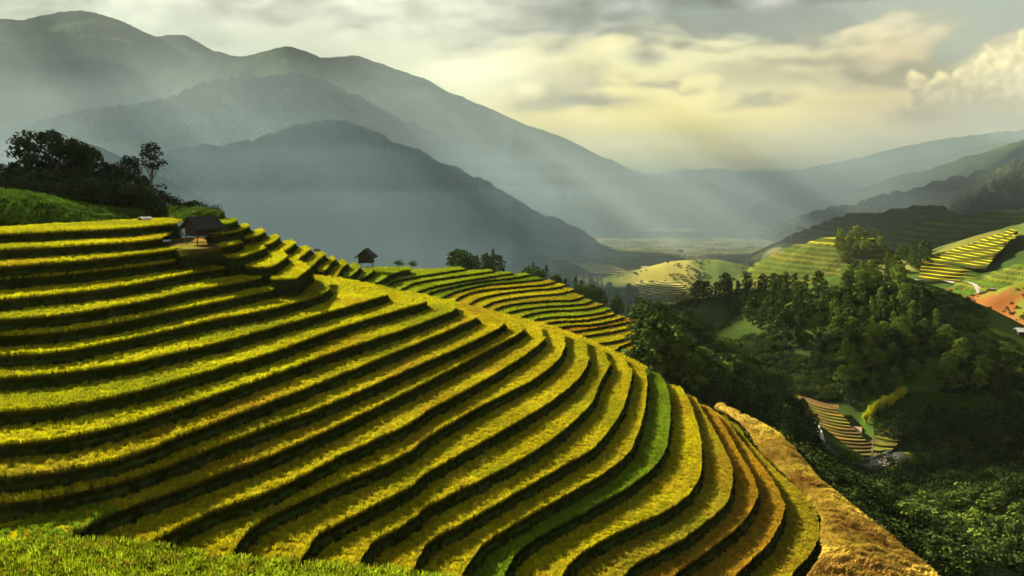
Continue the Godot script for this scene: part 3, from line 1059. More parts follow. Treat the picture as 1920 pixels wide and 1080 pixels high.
func stilt_hut(label: String, at: Vector3, turn: float, long: float, wide: float, floor_y: float, eave: float, peak: float, closed: float, roof_mat: String) -> Node3D:
	# a field hut: posts, a platform, a plank room over part of it, a gabled roof; the ridge runs along x
	var o := thing("field_hut", label, "hut", at, turn)
	for i in 3:
		for s in [-1.0, 1.0]:
			var v := PackedVector3Array()
			var c := PackedColorArray()
			var idx := PackedInt32Array()
			var x := lerpf(-long, long, i / 2.0) * 0.46
			tube(v, c, idx, Vector3(x, -0.8, s * wide * 0.45), Vector3(x + rf(-0.04, 0.04), eave + 0.12, s * wide * 0.45), 0.075, 0.06)
			put("post", solid(v, PackedColorArray(), idx), mats.wood, o)
	put("platform", box_mesh(Vector3(-long * 0.52, floor_y, -wide * 0.5), Vector3(long * 0.52, floor_y + 0.12, wide * 0.5)), mats.wood, o)
	var lo := -long * 0.48
	var hi := lerpf(lo, long * 0.48, closed)
	var n := 7
	for i in n:   # planks of the front and back walls
		var a := lerpf(lo, hi, i / float(n)) + 0.015
		var b := lerpf(lo, hi, (i + 1) / float(n)) - 0.015
		for s in [-1.0, 1.0]:
			put("plank", box_mesh(Vector3(a, floor_y + 0.123, s * wide * 0.44 - 0.03 + rf(-0.012, 0.012)), Vector3(b, eave + rf(0, 0.08), s * wide * 0.44 + 0.03)), mats.wood, o)
	for x in [lo, hi]:
		for i in 6:
			var z0 := lerpf(-0.41, 0.41, i / 6.0) * wide + 0.012
			var z1 := lerpf(-0.41, 0.41, (i + 1) / 6.0) * wide - 0.012
			var m := absf(z0 + z1) / wide
			put("plank", box_mesh(Vector3(x - 0.03, floor_y + 0.123, z0), Vector3(x + 0.03 + rf(-0.012, 0.012), lerpf(peak, eave, m) - 0.12, z1)), mats.wood, o)
	for s in [-1.0, 1.0]:
		put("roof_slope", roof_slope(-long * 0.6, long * 0.6, peak, eave - 0.3, wide * 0.72, s, 0.14), mats[roof_mat], o)
	return o

func small_house(called: String, label: String, at: Vector3, turn: float, s: Vector3, wall: String, roof: String) -> void:
	var o := thing(called, label, "house", at, turn, "")
	put("wall", box_mesh(Vector3(-s.x * 0.5, -1.5, -s.z * 0.5), Vector3(s.x * 0.5, s.y * 0.66, s.z * 0.5)), mats[wall], o)
	for q in [-1.0, 1.0]:
		put("roof_slope", roof_slope(-s.x * 0.58, s.x * 0.58, s.y, s.y * 0.6, s.z * 0.62, q, 0.16), mats[roof], o)
	put("door", box_mesh(Vector3(-0.5, 0, s.z * 0.5 + 0.003), Vector3(0.5, s.y * 0.5, s.z * 0.5 + 0.06)), mats.wood, o)

func ribbon(px: Array, lift: float, wide: float, from := 90.0) -> ArrayMesh:
	# a strip that follows the ground
	var pts := PackedVector2Array()
	for i in range(0, px.size(), 2):
		var p := drop(px[i], px[i + 1], from)
		if p.is_finite():
			pts.append(Vector2(p.x, p.z))
	var path := smooth_path(pts, 2.0)
	var v := PackedVector3Array()
	for r in 4:
		for i in path.size():
			var t := (path[mini(i + 1, path.size() - 1)] - path[maxi(i - 1, 0)]).normalized()
			var p := path[i] + Vector2(-t.y, t.x) * (r / 3.0 - 0.5) * wide
			v.append(Vector3(p.x, relief_at(path[i].x, path[i].y) + lift, p.y))
	return solid(v, PackedColorArray(), grid_index(4, path.size()))

func inside(poly: Array) -> Vector2:
	var pts := PackedVector2Array()
	var lo := Vector2(1e9, 1e9)
	var hi := -lo
	for i in range(0, poly.size(), 2):
		pts.append(Vector2(poly[i], poly[i + 1]))
		lo = lo.min(pts[i / 2])
		hi = hi.max(pts[i / 2])
	for k in 60:
		var p := Vector2(rf(lo.x, hi.x), rf(lo.y, hi.y))
		if Geometry2D.is_point_in_polygon(p, pts):
			return p
	return pts[0]

func wood(poly: Array, n: int, kinds_: Array, h0: float, h1: float, called: String, label: String, category: String, group: String, leaves: Array, gap: float, from := 90.0) -> void:
	var stood := []
	var tries := 0
	while stood.size() < n and tries < n * 14:
		tries += 1
		var px := inside(poly)
		var p := drop(px.x, px.y, from)
		if not p.is_finite():
			continue
		var free := true
		for q in stood:
			if q.distance_squared_to(p) < gap * gap:
				free = false
				break
		if not free:
			continue
		stood.append(p)
		var k: String = kinds_[rng.randi() % kinds_.size()]
		tree(called, k, label, category, group, p - Vector3(0, 0.3, 0), rf(h0, h1), rf(0.8, 1.25), leaves[rng.randi() % leaves.size()])

# ---------------------------------------------------------------- the scene
func _ready() -> void:
	rng.seed = 1
	var camera := Camera3D.new()
	camera.name = "camera"
	camera.fov = rad_to_deg(2.0 * atan(540.0 / FOCAL))
	camera.near = 0.5
	camera.far = 30000.0
	camera.rotation_degrees = Vector3(-PITCH, 0, 0)
	add_child(camera)
	right_v = Vector3.RIGHT
	up_v = Vector3(0, cos(deg_to_rad(PITCH)), -sin(deg_to_rad(PITCH)))
	ahead_v = Vector3(0, -sin(deg_to_rad(PITCH)), -cos(deg_to_rad(PITCH)))
	var pano := PanoramaSkyMaterial.new()
	pano.panorama = ImageTexture.create_from_image(make_sky())
	pano.energy_multiplier = 1.0
	var env := Environment.new()
	env.background_mode = Environment.BG_SKY
	env.sky = Sky.new()
	env.sky.sky_material = pano
	env.tonemap_mode = Environment.TONE_MAPPER_LINEAR
	env.tonemap_exposure = EXPOSURE
	env.fog_enabled = true
	env.fog_density = 0.00002
	env.fog_light_color = Color(0.86, 0.93, 0.95)
	env.volumetric_fog_enabled = true
	env.volumetric_fog_density = 0.0
	env.sdfgi_enabled = true
	env.ssao_enabled = true
	env.ssil_enabled = true
	var world := WorldEnvironment.new()
	world.name = "world_environment"
	world.environment = env
	add_child(world)
	var sun := DirectionalLight3D.new()
	sun.name = "sun"
	sun.light_energy = 1.6
	sun.light_color = Color(1.0, 0.93, 0.78)
	sun.light_angular_distance = 0.5
	sun.shadow_enabled = true
	add_child(sun)
	var az := deg_to_rad(SUN_AZ)
	var el := deg_to_rad(SUN_EL)
	sun.look_at_from_position(Vector3(sin(az) * cos(el), sin(el), -cos(az) * cos(el)) * 100.0, Vector3.ZERO)

	fbm.seed = 11
	fbm.frequency = 0.02
	fbm.fractal_octaves = 4
	fine.seed = 12
	fine.frequency = 0.05
	fine.fractal_octaves = 3
	plain("earth", Color.WHITE, 0.95, true)
	plain("rice", Color.WHITE, 0.7, true, Color(0.75, 0.75, 0.75))
	plain("bark", lin(0.05, 0.04, 0.028), 0.95)
	plain("wood", lin(0.055, 0.045, 0.036), 0.9)
	triplanar(mats.wood, noise_texture(0.02, Color(0.5, 0.47, 0.44), Color(1, 1, 1), 256, 4), 0.8)
	plain("thatch", lin(0.05, 0.047, 0.052), 0.95)
	triplanar(mats.thatch, noise_texture(0.05, Color(0.45, 0.43, 0.42), Color(1, 1, 1), 256, 5), 0.6)
	plain("straw_thatch", lin(0.25, 0.17, 0.12), 0.95)
	plain("whitewash", lin(0.37, 0.36, 0.34), 0.8)
	plain("tin", lin(0.33, 0.34, 0.35), 0.35)
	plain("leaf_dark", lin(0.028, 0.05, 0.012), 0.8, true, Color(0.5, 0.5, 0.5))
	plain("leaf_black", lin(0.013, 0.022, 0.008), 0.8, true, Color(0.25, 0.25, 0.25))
	plain("leaf_mid", lin(0.075, 0.115, 0.018), 0.8, true, Color(0.6, 0.6, 0.6))
	plain("leaf_light", lin(0.1, 0.13, 0.02), 0.7, true, Color(0.7, 0.7, 0.7))
	plain("leaf_yellow", lin(0.42, 0.42, 0.02), 0.7, true, Color(0.8, 0.8, 0.8))
	plain("far_leaf", Color.WHITE, 0.9, true, Color(0.4, 0.4, 0.4))
	plain("hill", Color.WHITE, 0.95, true)
	plain("asphalt", lin(0.20, 0.19, 0.18), 0.8)
	plain("water", lin(0.3, 0.31, 0.3), 0.3)
	plain("cloud", lin(0.75, 0.75, 0.75), 1.0)
	plain("metal", lin(0.3, 0.3, 0.3), 0.5)
	plain("concrete", lin(0.35, 0.34, 0.31), 0.85)
	make_far_crown()
	make_kinds()
	rice_meshes = [make_rice(18, 0.19, 0.4, 0.05, 71), make_rice(16, 0.3, 0.42, 0.11, 72)]
	tuft_mesh = make_rice(12, 0.16, 0.42, 0.05, 73)
	rng.seed = 1000

	# far ground and mountains
	var sheet := PackedVector3Array()
	var sheet_c := PackedColorArray()
	for i in 40:
		var d := lerpf(60.0, 5600.0, pow(1.0 - i / 39.0, 2.5))
		for j in 73:
			var a := lerpf(-PI, PI, j / 72.0)
			sheet.append(Vector3(sin(a) * d, -132.0 - 20.0 * smoothstep(60, 900, d), -cos(a) * d))
			sheet_c.append(Color(0.05, 0.065, 0.022))
	var sheet_o := put("ground", solid(sheet, sheet_c, grid_index(40, 73)), mats.hill)
	sheet_o.set_meta("kind", "structure")
	var wood_tint := Color(0.018, 0.03, 0.014)
	mountain("mountain", [960, 350, 5300, 1100, 338, 5300, 1200, 329, 5300, 1270, 320, 5300, 1330, 316, 5300, 1400, 321, 5300, 1470, 318, 5300, 1560, 326, 5300, 1700, 340, 5300], -100, 2.0, 1.4, 0.2, 41, wood_tint)
	mountain("mountain", [-500, 120, 4100, -200, 70, 4100, -60, 45, 4050, 0, 36, 4200, 40, 38, 4200, 100, 25, 4200, 150, 19, 4200, 200, 29, 4200, 250, 50, 4150, 300, 72, 4150, 340, 96, 4100, 400, 118, 4050, 470, 150, 4050, 560, 210, 4050, 700, 330, 4050], -120, 2.2, 2.0, 0.32, 31, wood_tint)
	mountain("mountain", [200, 110, 4900, 280, 72, 4800, 310, 65, 4800, 350, 67, 4800, 400, 95, 4800, 450, 106, 4800, 520, 112, 4800, 620, 108, 4800, 670, 104, 4800, 720, 122, 4900, 800, 150, 5000, 870, 190, 5000, 930, 225, 5000, 1020, 262, 5000, 1150, 330, 5000], -100, 1.8, 1.5, 0.25, 32, wood_tint)
	mountain("mountain", [-500, 220, 3600, -150, 160, 3500, 0, 156, 3500, 60, 148, 3450, 120, 141, 3450, 200, 139, 3400, 290, 131, 3400, 370, 126, 3300, 420, 120, 3300, 470, 104, 3300, 500, 94, 3250, 535, 87, 3200, 560, 91, 3200, 600, 107, 3200, 640, 108, 3250, 680, 112, 3300, 740, 138, 3400, 800, 158, 3500, 850, 175, 3600, 900, 196, 3700, 960, 222, 3800, 1000, 238, 3900, 1050, 255, 4000, 1110, 285, 4100, 1180, 315, 4200, 1240, 338, 4300, 1290, 342, 4300, 1330, 344, 4300, 1352, 352, 4300, 1380, 364, 4300, 1420, 379, 4300, 1480, 420, 4300], -125, 2.0, 1.6, 0.32, 33, wood_tint, 5.0, 1500.0)
	var m2 := mountain("mountain", [-400, 330, 2700, 0, 262, 2600, 140, 222, 2500, 200, 212, 2450, 270, 205, 2400, 330, 190, 2400, 390, 165, 2350, 410, 160, 2350, 450, 160, 2350, 520, 153, 2300, 565, 149, 2300, 610, 165, 2300, 680, 196, 2350, 760, 238, 2450, 850, 272, 2550, 950, 300, 2650, 1040, 322, 2750, 1110, 330, 2800, 1195, 360, 2900, 1270, 381, 3000, 1385, 416, 3050, 1450, 452, 3100], -125, 2.3, 1.6, 0.34, 34, wood_tint, 5.0, 900.0)
	var m1 := mountain("mountain", [-300, 400, 1700, 100, 330, 1650, 240, 318, 1600, 300, 311, 1560, 320, 298, 1550, 370, 291, 1540, 430, 284, 1530, 470, 279, 1520, 500, 269, 1500, 540, 255, 1500, 590, 241, 1480, 620, 237, 1480, 650, 242, 1470, 700, 262, 1470, 750, 285, 1460, 800, 305, 1450, 850, 328, 1440, 900, 350, 1440, 950, 376, 1430, 1000, 408, 1420, 1050, 428, 1400, 1110, 462, 1380, 1180, 500, 1350], -115, 1.9, 1.6, 0.2, 35, wood_tint, 3.5)
	mountain("mountain", [40, 330, 1050, 110, 292, 1050, 175, 274, 1040, 200, 281, 1030, 240, 301, 1020, 300, 330, 1010, 400, 380, 1000], -100, 1.6, 1.5, 0.2, 36, wood_tint)
	mountain("mountain", [1240, 372, 5000, 1330, 345, 5000, 1400, 330, 5000, 1500, 318, 5000, 1600, 298, 4950, 1680, 278, 4900, 1762, 261, 4900, 1850, 249, 4900, 1920, 243, 4900, 2200, 200, 4900, 2500, 200, 4900], -100, 2.2, 1.6, 0.25, 37, wood_tint)
	mountain("mountain", [1300, 400, 4600, 1400, 372, 4500, 1500, 352, 4400, 1600, 318, 4300, 1680, 304, 4200, 1750, 295, 4200, 1850, 270, 4200, 2100, 230, 4200, 2500, 200, 4200], -110, 2.2, 1.6, 0.25, 38, wood_tint, 5.0, 700.0)
	mountain("mountain", [1340, 430, 3000, 1390, 398, 2900, 1430, 378, 2850, 1455, 365, 2850, 1480, 374, 2850, 1510, 384, 2800, 1545, 376, 2750, 1580, 362, 2700, 1640, 346, 2650, 1680, 330, 2600, 1740, 318, 2550, 1800, 298, 2500, 1860, 280, 2450, 1920, 262, 2400, 2100, 220, 2400, 2400, 200, 2400], -120, 2.2, 1.6, 0.28, 39, wood_tint, 5.0, 700.0)
	var r1 := mountain("mountain", [1420, 452, 1900, 1480, 424, 1800, 1530, 408, 1750, 1590, 396, 1700, 1640, 384, 1650, 1700, 370, 1600, 1760, 356, 1550, 1810, 344, 1500, 1860, 333, 1450, 1920, 317, 1400, 2050, 280, 1400, 2300, 230, 1400], -110, 2.0, 1.6, 0.2, 40, wood_tint, 3.5, 250.0)
	forest("mountain_forest", "dark wood covering the nearest big mountain behind the terraces", m1, 26000, 23, 52, 9.0, Color(0.016, 0.028, 0.012), 0.3)
	forest("mountain_forest", "hazy wood on the rounded mountain behind the nearest one", m2, 14000, 23, 50, 12.0, Color(0.014, 0.024, 0.011), 0.4)
	forest("mountain_forest", "dark wood on the mountainside at the right edge", r1, 12000, 23, 50, 9.0, Color(0.014, 0.024, 0.011), 0.3)

	# valley ground
	ridge([1170, 660, 165, 1225, 722, 148, 1300, 768, 146, 1345, 785, 143, 1390, 806, 138, 1450, 834, 132, 1490, 868, 125, 1520, 906, 119, 1560, 950, 111, 1625, 1005, 104, 1700, 1064, 97, 1760, 1118, 92], 0.62, 3.0)   # flank of the near hill
	ridge([640, 540, 220, 860, 515, 226, 1020, 545, 236, 1130, 590, 238, 1225, 655, 225], 0.6, 8.0)   # back of the second spur
	ridge([1270, 600, 455, 1320, 562, 440, 1380, 548, 430, 1440, 545, 425, 1490, 542, 420, 1545, 550, 400, 1590, 545, 380], 0.55, 12.0)   # dark wooded hill
	ridge([1545, 575, 375, 1580, 530, 365, 1620, 512, 355, 1680, 518, 350, 1730, 532, 343], 0.5, 8.0)
	ridge([1625, 785, 292, 1680, 745, 290, 1740, 722, 292, 1820, 715, 300], 0.4, 10.0)   # bamboo spur
	ridge([1705, 845, 212, 1760, 838, 208, 1830, 836, 200, 1890, 826, 192, 1990, 800, 185], 0.6, 4.0)   # hump with small fields, right
	ridge([1215, 520, 900, 1262, 497, 880, 1300, 487, 870, 1330, 488, 870, 1375, 501, 870, 1430, 530, 870], 0.35, 30.0)   # round stubble hill
	ridge([1410, 520, 760, 1465, 484, 740, 1510, 458, 720, 1545, 450, 715, 1590, 447, 710, 1625, 450, 705, 1660, 474, 700, 1710, 512, 690], 0.6, 8.0)   # hill with a field on top
	ridge([1690, 505, 640, 1735, 480, 640, 1790, 458, 625, 1860, 436, 610, 1920, 417, 600, 2050, 380, 590], 0.42, 4.0)   # striped slope
	ridge([1810, 560, 470, 1850, 548, 460, 1890, 538, 450, 1930, 528, 440, 2050, 505, 430], 0.75, 6.0)   # red earth slope
	ridge([1500, 460, 1150, 1560, 418, 1120, 1610, 402, 1100, 1660, 398, 1090, 1740, 385, 1080], 0.5, 15.0)
	ridge([1630, 480, 900, 1690, 440, 900, 1740, 420, 890, 1800, 406, 880, 1900, 395, 870], 0.45, 12.0)
	ridge([1840, 520, 520, 1880, 512, 520, 1930, 498, 515, 2000, 480, 510], 0.5, 4.0)
	ridge([960, 424, 1750, 1060, 438, 1680, 1140, 450, 1620, 1230, 466, 1560, 1310, 480, 1480], 0.25, 30.0)
	ridge([1190, 452, 2000, 1260, 462, 1850, 1330, 474, 1750, 1420, 482, 1700], 0.25, 20.0)
	ridge([1360, 470, 1500, 1420, 462, 1450, 1480, 466, 1400, 1540, 480, 1350], 0.3, 20.0)
	ridge([1120, 500, 1000, 1190, 508, 960, 1260, 522, 900, 1300, 545, 850], 0.12, 30.0)
	var vv := PackedVector3Array()
	var vc := PackedColorArray()
	var rows := ROWS
	var cols := COLS
	for i in rows:
		var d := 74.0 * pow(2300.0 / 74.0, 1.0 - i / (rows - 1.0))
		for j in cols:
			var a := deg_to_rad(lerpf(-14.0, 38.0, j / (cols - 1.0)))
			var p := Vector3(sin(a) * d, 0, -cos(a) * d)
			p.y = ground_at(p.x, p.z)
			vv.append(p)
			vc.append(cover(p, d, rad_to_deg(a)))
	for p in vv:
		relief.append(p.y)
	var valley := put("valley_ground", solid(vv, vc, grid_index(rows, cols)), mats.hill)
	valley.set_meta("kind", "structure")

	main_hill()
	second_spur()
	# the hill under the terraces
	var flat := PackedVector2Array()
	for p in body_points:
		flat.append(Vector2(p.x, p.z))
	var tri := Geometry2D.triangulate_delaunay(flat)
	var bv := PackedVector3Array()
	var bc := PackedColorArray()
	for p in body_points:
		bv.append(p - Vector3(0, 2.5, 0))
		bc.append(Color(0.04, 0.05, 0.014))
	var bi := PackedInt32Array()
	for k in range(0, tri.size(), 3):
		var a := flat[tri[k]]
		var b := flat[tri[k + 1]]
		var c := flat[tri[k + 2]]
		if maxf(a.distance_to(b), maxf(b.distance_to(c), c.distance_to(a))) > 32.0:
			continue
		if (b - a).cross(c - a) > 0.0:
			bi.append_array([tri[k], tri[k + 1], tri[k + 2]])
		else:
			bi.append_array([tri[k], tri[k + 2], tri[k + 1]])
	var hill := put("hill", solid(bv, bc, bi), mats.earth)
	hill.set_meta("kind", "structure")
	haze_bank("valley_haze", Vector3(0, 40, -3150), Vector3(9000, 400, 4900), 0.00032)
	for q in [[-20, 0.00013], [10, 0.00013], [40, 0.00012], [75, 0.0001], [110, 0.00008]]:
		haze_bank("valley_mist", Vector3(-300, (q[0] - 160.0) * 0.5, -3000 - q[0]), Vector3(8000, q[0] + 160.0, 4000), q[1] * 1.3, Color(0.32, 0.46, 0.58))
	for q in [[-40, 0.00022], [-10, 0.00022], [20, 0.0002], [50, 0.00017], [80, 0.00014], [110, 0.00011], [140, 0.00008]]:
		haze_bank("valley_mist", Vector3(-1500 - q[0], (q[0] - 160.0) * 0.5, -760), Vector3(3100, q[0] + 160.0, 560 - q[0]), q[1], Color(0.31, 0.5, 0.67))
	clouds()
	near_ground()
	valley_fields()
	huts()
	trees()
	describe()

func cover(p: Vector3, d: float, a: float) -> Color:
	# what grows on the valley ground
	var n := fbm.get_noise_2d(p.x * 0.6, p.z * 0.6)
	var m := fine.get_noise_2d(p.x * 0.9, p.z * 0.9)
	var c := Color(0.022, 0.04, 0.012).lerp(Color(0.045, 0.07, 0.016), clampf(n + 0.5, 0, 1))
	if d > 178.0 and d < 222.0 and a > 23.5 and p.y > -68.0:
		c = Color(0.13, 0.17, 0.02)
	if d > 560.0:
		c = Color(0.045, 0.065, 0.02).lerp(Color(0.11, 0.11, 0.03), clampf(n * 1.6 + 0.3, 0, 1))
	if d > 880.0:
		var plot := fine.get_noise_2d(floorf((p.x + 9.0 * n) / 26.0) * 57.0, floorf((p.z + 0.5 * p.x) / 42.0) * 83.0)
		c = c.lerp(Color(0.03, 0.05, 0.018), clampf(plot * 2.0, 0, 0.8)).lerp(Color(0.15, 0.13, 0.05), clampf(-plot * 1.6, 0, 0.7))
	if d > 780.0 and d < 960.0 and a > 7.0 and a < 16.0:
		c = c.lerp(Color(0.07, 0.1, 0.026).lerp(Color(0.19, 0.18, 0.045), soft(a + n, 12.1, 11.2)), soft(a + 0.5 * n, 7.4, 8.6))
	if d > 660.0 and d < 770.0 and a > 15.0 and a < 21.0 and p.y > -92.0:
		c = Color(0.1, 0.12, 0.028).lerp(Color(0.15, 0.14, 0.04), smoothstep(-76.0, -66.0, p.y + 4.0 * n))
	if d > 262.0 and d < 302.0 and a > 22.0 and p.y > -84.0:
		c = Color(0.045, 0.085, 0.012)
	if d > 390.0 and d < 520.0 and a > 26.0:
		c = Color(0.075, 0.095, 0.016).lerp(Color(0.13, 0.056, 0.02), soft(p.y + 9.0 * n + 6.0 * m, -51.0, -54.0))
	return c * (0.75 + 0.28 * m)

func terraced(a0: float, a1: float, d0: float, d1: float, step: float, tread: Color, bank: Color, top: float) -> void:
	# a far hillside cut into level steps: narrow treads, steep banks
	var rows := int((d1 - d0) / 1.3)
	var cols := int((a1 - a0) / 0.14)
	var v := PackedVector3Array()
	var c := PackedColorArray()
	for i in rows:
		var d := lerpf(d1, d0, i / (rows - 1.0))
		for j in cols:
			var a := deg_to_rad(lerpf(a0, a1, j / (cols - 1.0)))
			var x := sin(a) * d
			var z := -cos(a) * d
			var h := ground_at(x, z)
			var rim := minf(minf(i, rows - 1 - i) / 6.0, minf(j, cols - 1 - j) / 6.0)
			var q := h / step + 0.35 * fbm.get_noise_2d(x * 0.8, z * 0.8)
			var f := q - floorf(q)
			var level := (floorf(q) + soft(f, 0.55, 1.0) + 0.5) * step - 0.35 * step * fbm.get_noise_2d(x * 0.8, z * 0.8)
			v.append(Vector3(x, lerpf(h - 1.0, maxf(level, h - step * 0.4) + 0.25, clampf(rim, 0, 1)), z))
			var plot := fine.get_noise_2d(floorf(q) * 37.0 + x * 0.25, z * 0.1 + 50.0)
			var t := tread.lerp(Color(tread.r * 0.45, tread.g * 0.8, tread.b * 0.8), clampf(0.5 + 1.4 * plot, 0, 1))
			if h > top:
				t = Color(0.3, 0.28, 0.016)
			c.append(t.lerp(bank, soft(f, 0.45, 0.6)) * 0.72)
	var o := put("terraced_hillside", solid(v, c, grid_index(rows, cols)), mats.hill)
	o.set_meta("kind", "structure")

func between(top: Array, bottom: Array, rows: int, cols: int, swell: float, rough: float) -> PackedVector3Array:
	# a sheet of ground between two lines of points: x, y, distance
	var a := []
	for line in [top, bottom]:
		var pts := []
		for i in range(0, line.size(), 3):
			pts.append(at_distance(line[i], line[i + 1], line[i + 2]))
		var out := []
		for j in cols:
			var t := j / float(cols - 1) * (pts.size() - 1)
			var k := mini(int(t), pts.size() - 2)
			out.append(pts[k].cubic_interpolate(pts[k + 1], pts[maxi(k - 1, 0)], pts[mini(k + 2, pts.size() - 1)], t - k))
		a.append(out)
	var v := PackedVector3Array()
	for i in rows:
		var t := i / float(rows - 1)
		for j in cols:
			var p: Vector3 = a[0][j].lerp(a[1][j], t)
			p.y += swell * sin(PI * t) + rough * fine.get_noise_2d(p.x * 12.0, p.z * 12.0) * minf(1.0, 6.0 * minf(t, 1.0 - t))
			v.append(p)
	return v

func sward(called: String, label: String, v: PackedVector3Array, rows: int, cols: int, count: int, h: float, colors: Array, mesh: ArrayMesh, lift := -0.1) -> void:
	var where := []
	var tints := PackedColorArray()
	for q in count:
		var i := rng.randi_range(0, rows - 2)
		var j := rng.randi_range(0, cols - 2)
		var k := i * cols + j
		var p := v[k].lerp(v[k + 1], rng.randf()).lerp(v[k + cols].lerp(v[k + cols + 1], rng.randf()), rng.randf())
		var s := h * rf(0.6, 1.3)
		where.append(Transform3D(Basis(Vector3.UP, rf(0, TAU)).scaled(Vector3.ONE * s), p + Vector3(0, lift * s, 0)))
		var c: Color = colors[rng.randi() % colors.size()]
		tints.append(c * rf(0.6, 1.3) * (1.0 + 0.5 * fbm.get_noise_2d(p.x * 5.0, p.z * 5.0)))
	var o := scatter(called, mesh, mats.rice, where, tints)
	tag(o, label, "grass", "", "stuff")

func painted(called: String, v: PackedVector3Array, rows: int, cols: int, low: Color, high: Color) -> void:
	var c := PackedColorArray()
	for p in v:
		c.append(low.lerp(high, clampf(0.5 + fbm.get_noise_2d(p.x * 6.0, p.z * 6.0), 0, 1)))
	var o := put(called, solid(v, c, grid_index(rows, cols)), mats.earth)
	o.set_meta("kind", "structure")

func near_ground() -> void:
	# grassy mound, upper left
	var top := []
	var foot := []
	for q in [[-260, 330, 448], [-100, 340, 437], [0, 355, 430], [60, 363, 427], [120, 375, 423], [180, 391, 420], [240, 403, 416], [268, 409, 414]]:
		var f := at_height(q[0], q[2], -6.7)
		var fd := Vector2(f.x, f.z).length()
		foot.append_array([q[0], q[2], fd])
		top.append_array([q[0], q[1], fd + 16.0])
	var g := between(top, foot, 22, 90, 1.1, 0.35)
	painted("grassy_mound", g, 22, 90, Color(0.03, 0.06, 0.012), Color(0.05, 0.09, 0.014))
	sward("mound_grass", "tall green grass growing over the mound at the upper left", g, 22, 90, 16000, 1.5, [Color(0.045, 0.1, 0.01), Color(0.07, 0.14, 0.012), Color(0.035, 0.07, 0.01)], tuft_mesh)
	var back := [-260, 335, 215, 0, 360, 213, 120, 380, 210, 266, 390, 185, 330, 390, 150, 380, 393, 144, 416, 402, 138]
	var front := []
	for q in range(0, top.size(), 3):
		front.append_array([top[q], top[q + 1] + 7, top[q + 2] + 2.0])
	front.append_array([330, 414, 141, 380, 413, 138, 420, 413, 136])
	var b := between(back, front, 14, 70, 0.3, 0.4)
	painted("shrubby_slope", b, 14, 70, Color(0.03, 0.055, 0.012), Color(0.06, 0.1, 0.014))
	sward("slope_grass", "rough green growth on the slope between the wood and the stilt hut", b, 14, 70, 7000, 1.7, [Color(0.04, 0.075, 0.01), Color(0.065, 0.11, 0.012), Color(0.022, 0.05, 0.009)], tuft_mesh)
	# green rice in front of the viewer
	var h := -13.2
	var edge := []
	var out := flat_px([-300, 1014, 0, 1010, 90, 1010, 190, 1007, 260, 1013, 330, 1022, 440, 1041, 560, 1048, 700, 1061, 800, 1074, 880, 1086, 960, 1100, 1060, 1130], h)
	var rim := PackedVector2Array()
	for i in range(out.size() - 1, -1, -1):
		rim.append(out[i])
	var near := PackedVector2Array([Vector2(out[0].x + 2.0, -11.0), Vector2(out[out.size() - 1].x, -11.0)])
	terrace("bright green rice field in front of the viewer along the lower left edge", "", rim, near, h, 1.6, 0.5, "near", 36.0, 0.9)
	# slope of cut straw on the right
	var inner := [1340, 765, 140, 1385, 790, 133, 1430, 845, 122, 1480, 892, 113, 1530, 945, 103, 1545, 1000, 94, 1530, 1060, 84, 1480, 1120, 77]
	var outer := [1345, 763, 142, 1390, 784, 137, 1450, 812, 131, 1490, 845, 124, 1520, 882, 118, 1560, 925, 110, 1625, 978, 103, 1700, 1035, 96, 1760, 1088, 91, 1800, 1125, 87]
	var s := between(outer, inner, 26, 120, 0.4, 0.5)
	var n := 26 * 120
	painted("straw_slope", s, 26, 120, Color(0.12, 0.07, 0.014), Color(0.25, 0.16, 0.025))
	var where := []
	var tints := PackedColorArray()
	for q in 19000:
		var i := rng.randi_range(0, 24)
		var j := rng.randi_range(0, 118)
		var k := i * 120 + j
		var p := s[k].lerp(s[k + 1], rng.randf()).lerp(s[k + 120].lerp(s[k + 121], rng.randf()), rng.randf())
		var a := 2.4 * fbm.get_noise_2d(p.x * 5.0, p.z * 5.0) + 5.0 * fbm.get_noise_2d(p.x * 1.6 + 90.0, p.z * 1.6) + rf(-0.35, 0.35)
		var bas := Basis(Vector3.UP, a) * Basis(Vector3.RIGHT, rf(0.9, 1.45))
		where.append(Transform3D(bas.scaled(Vector3.ONE * rf(0.9, 1.7)), p + Vector3(0, 0.06, 0)))
		tints.append(Color(0.5, 0.385, 0.06).lerp(Color(0.26, 0.155, 0.032), clampf(0.4 + 1.4 * fbm.get_noise_2d(p.x * 4.0, p.z * 4.0), 0, 1)) * rf(0.5, 1.05))
	var so := scatter("cut_straw", rice_meshes[0], mats.rice, where, tints)
	tag(so, "swirls of cut orange straw lying on the slope right of the terraces", "straw", "", "stuff")

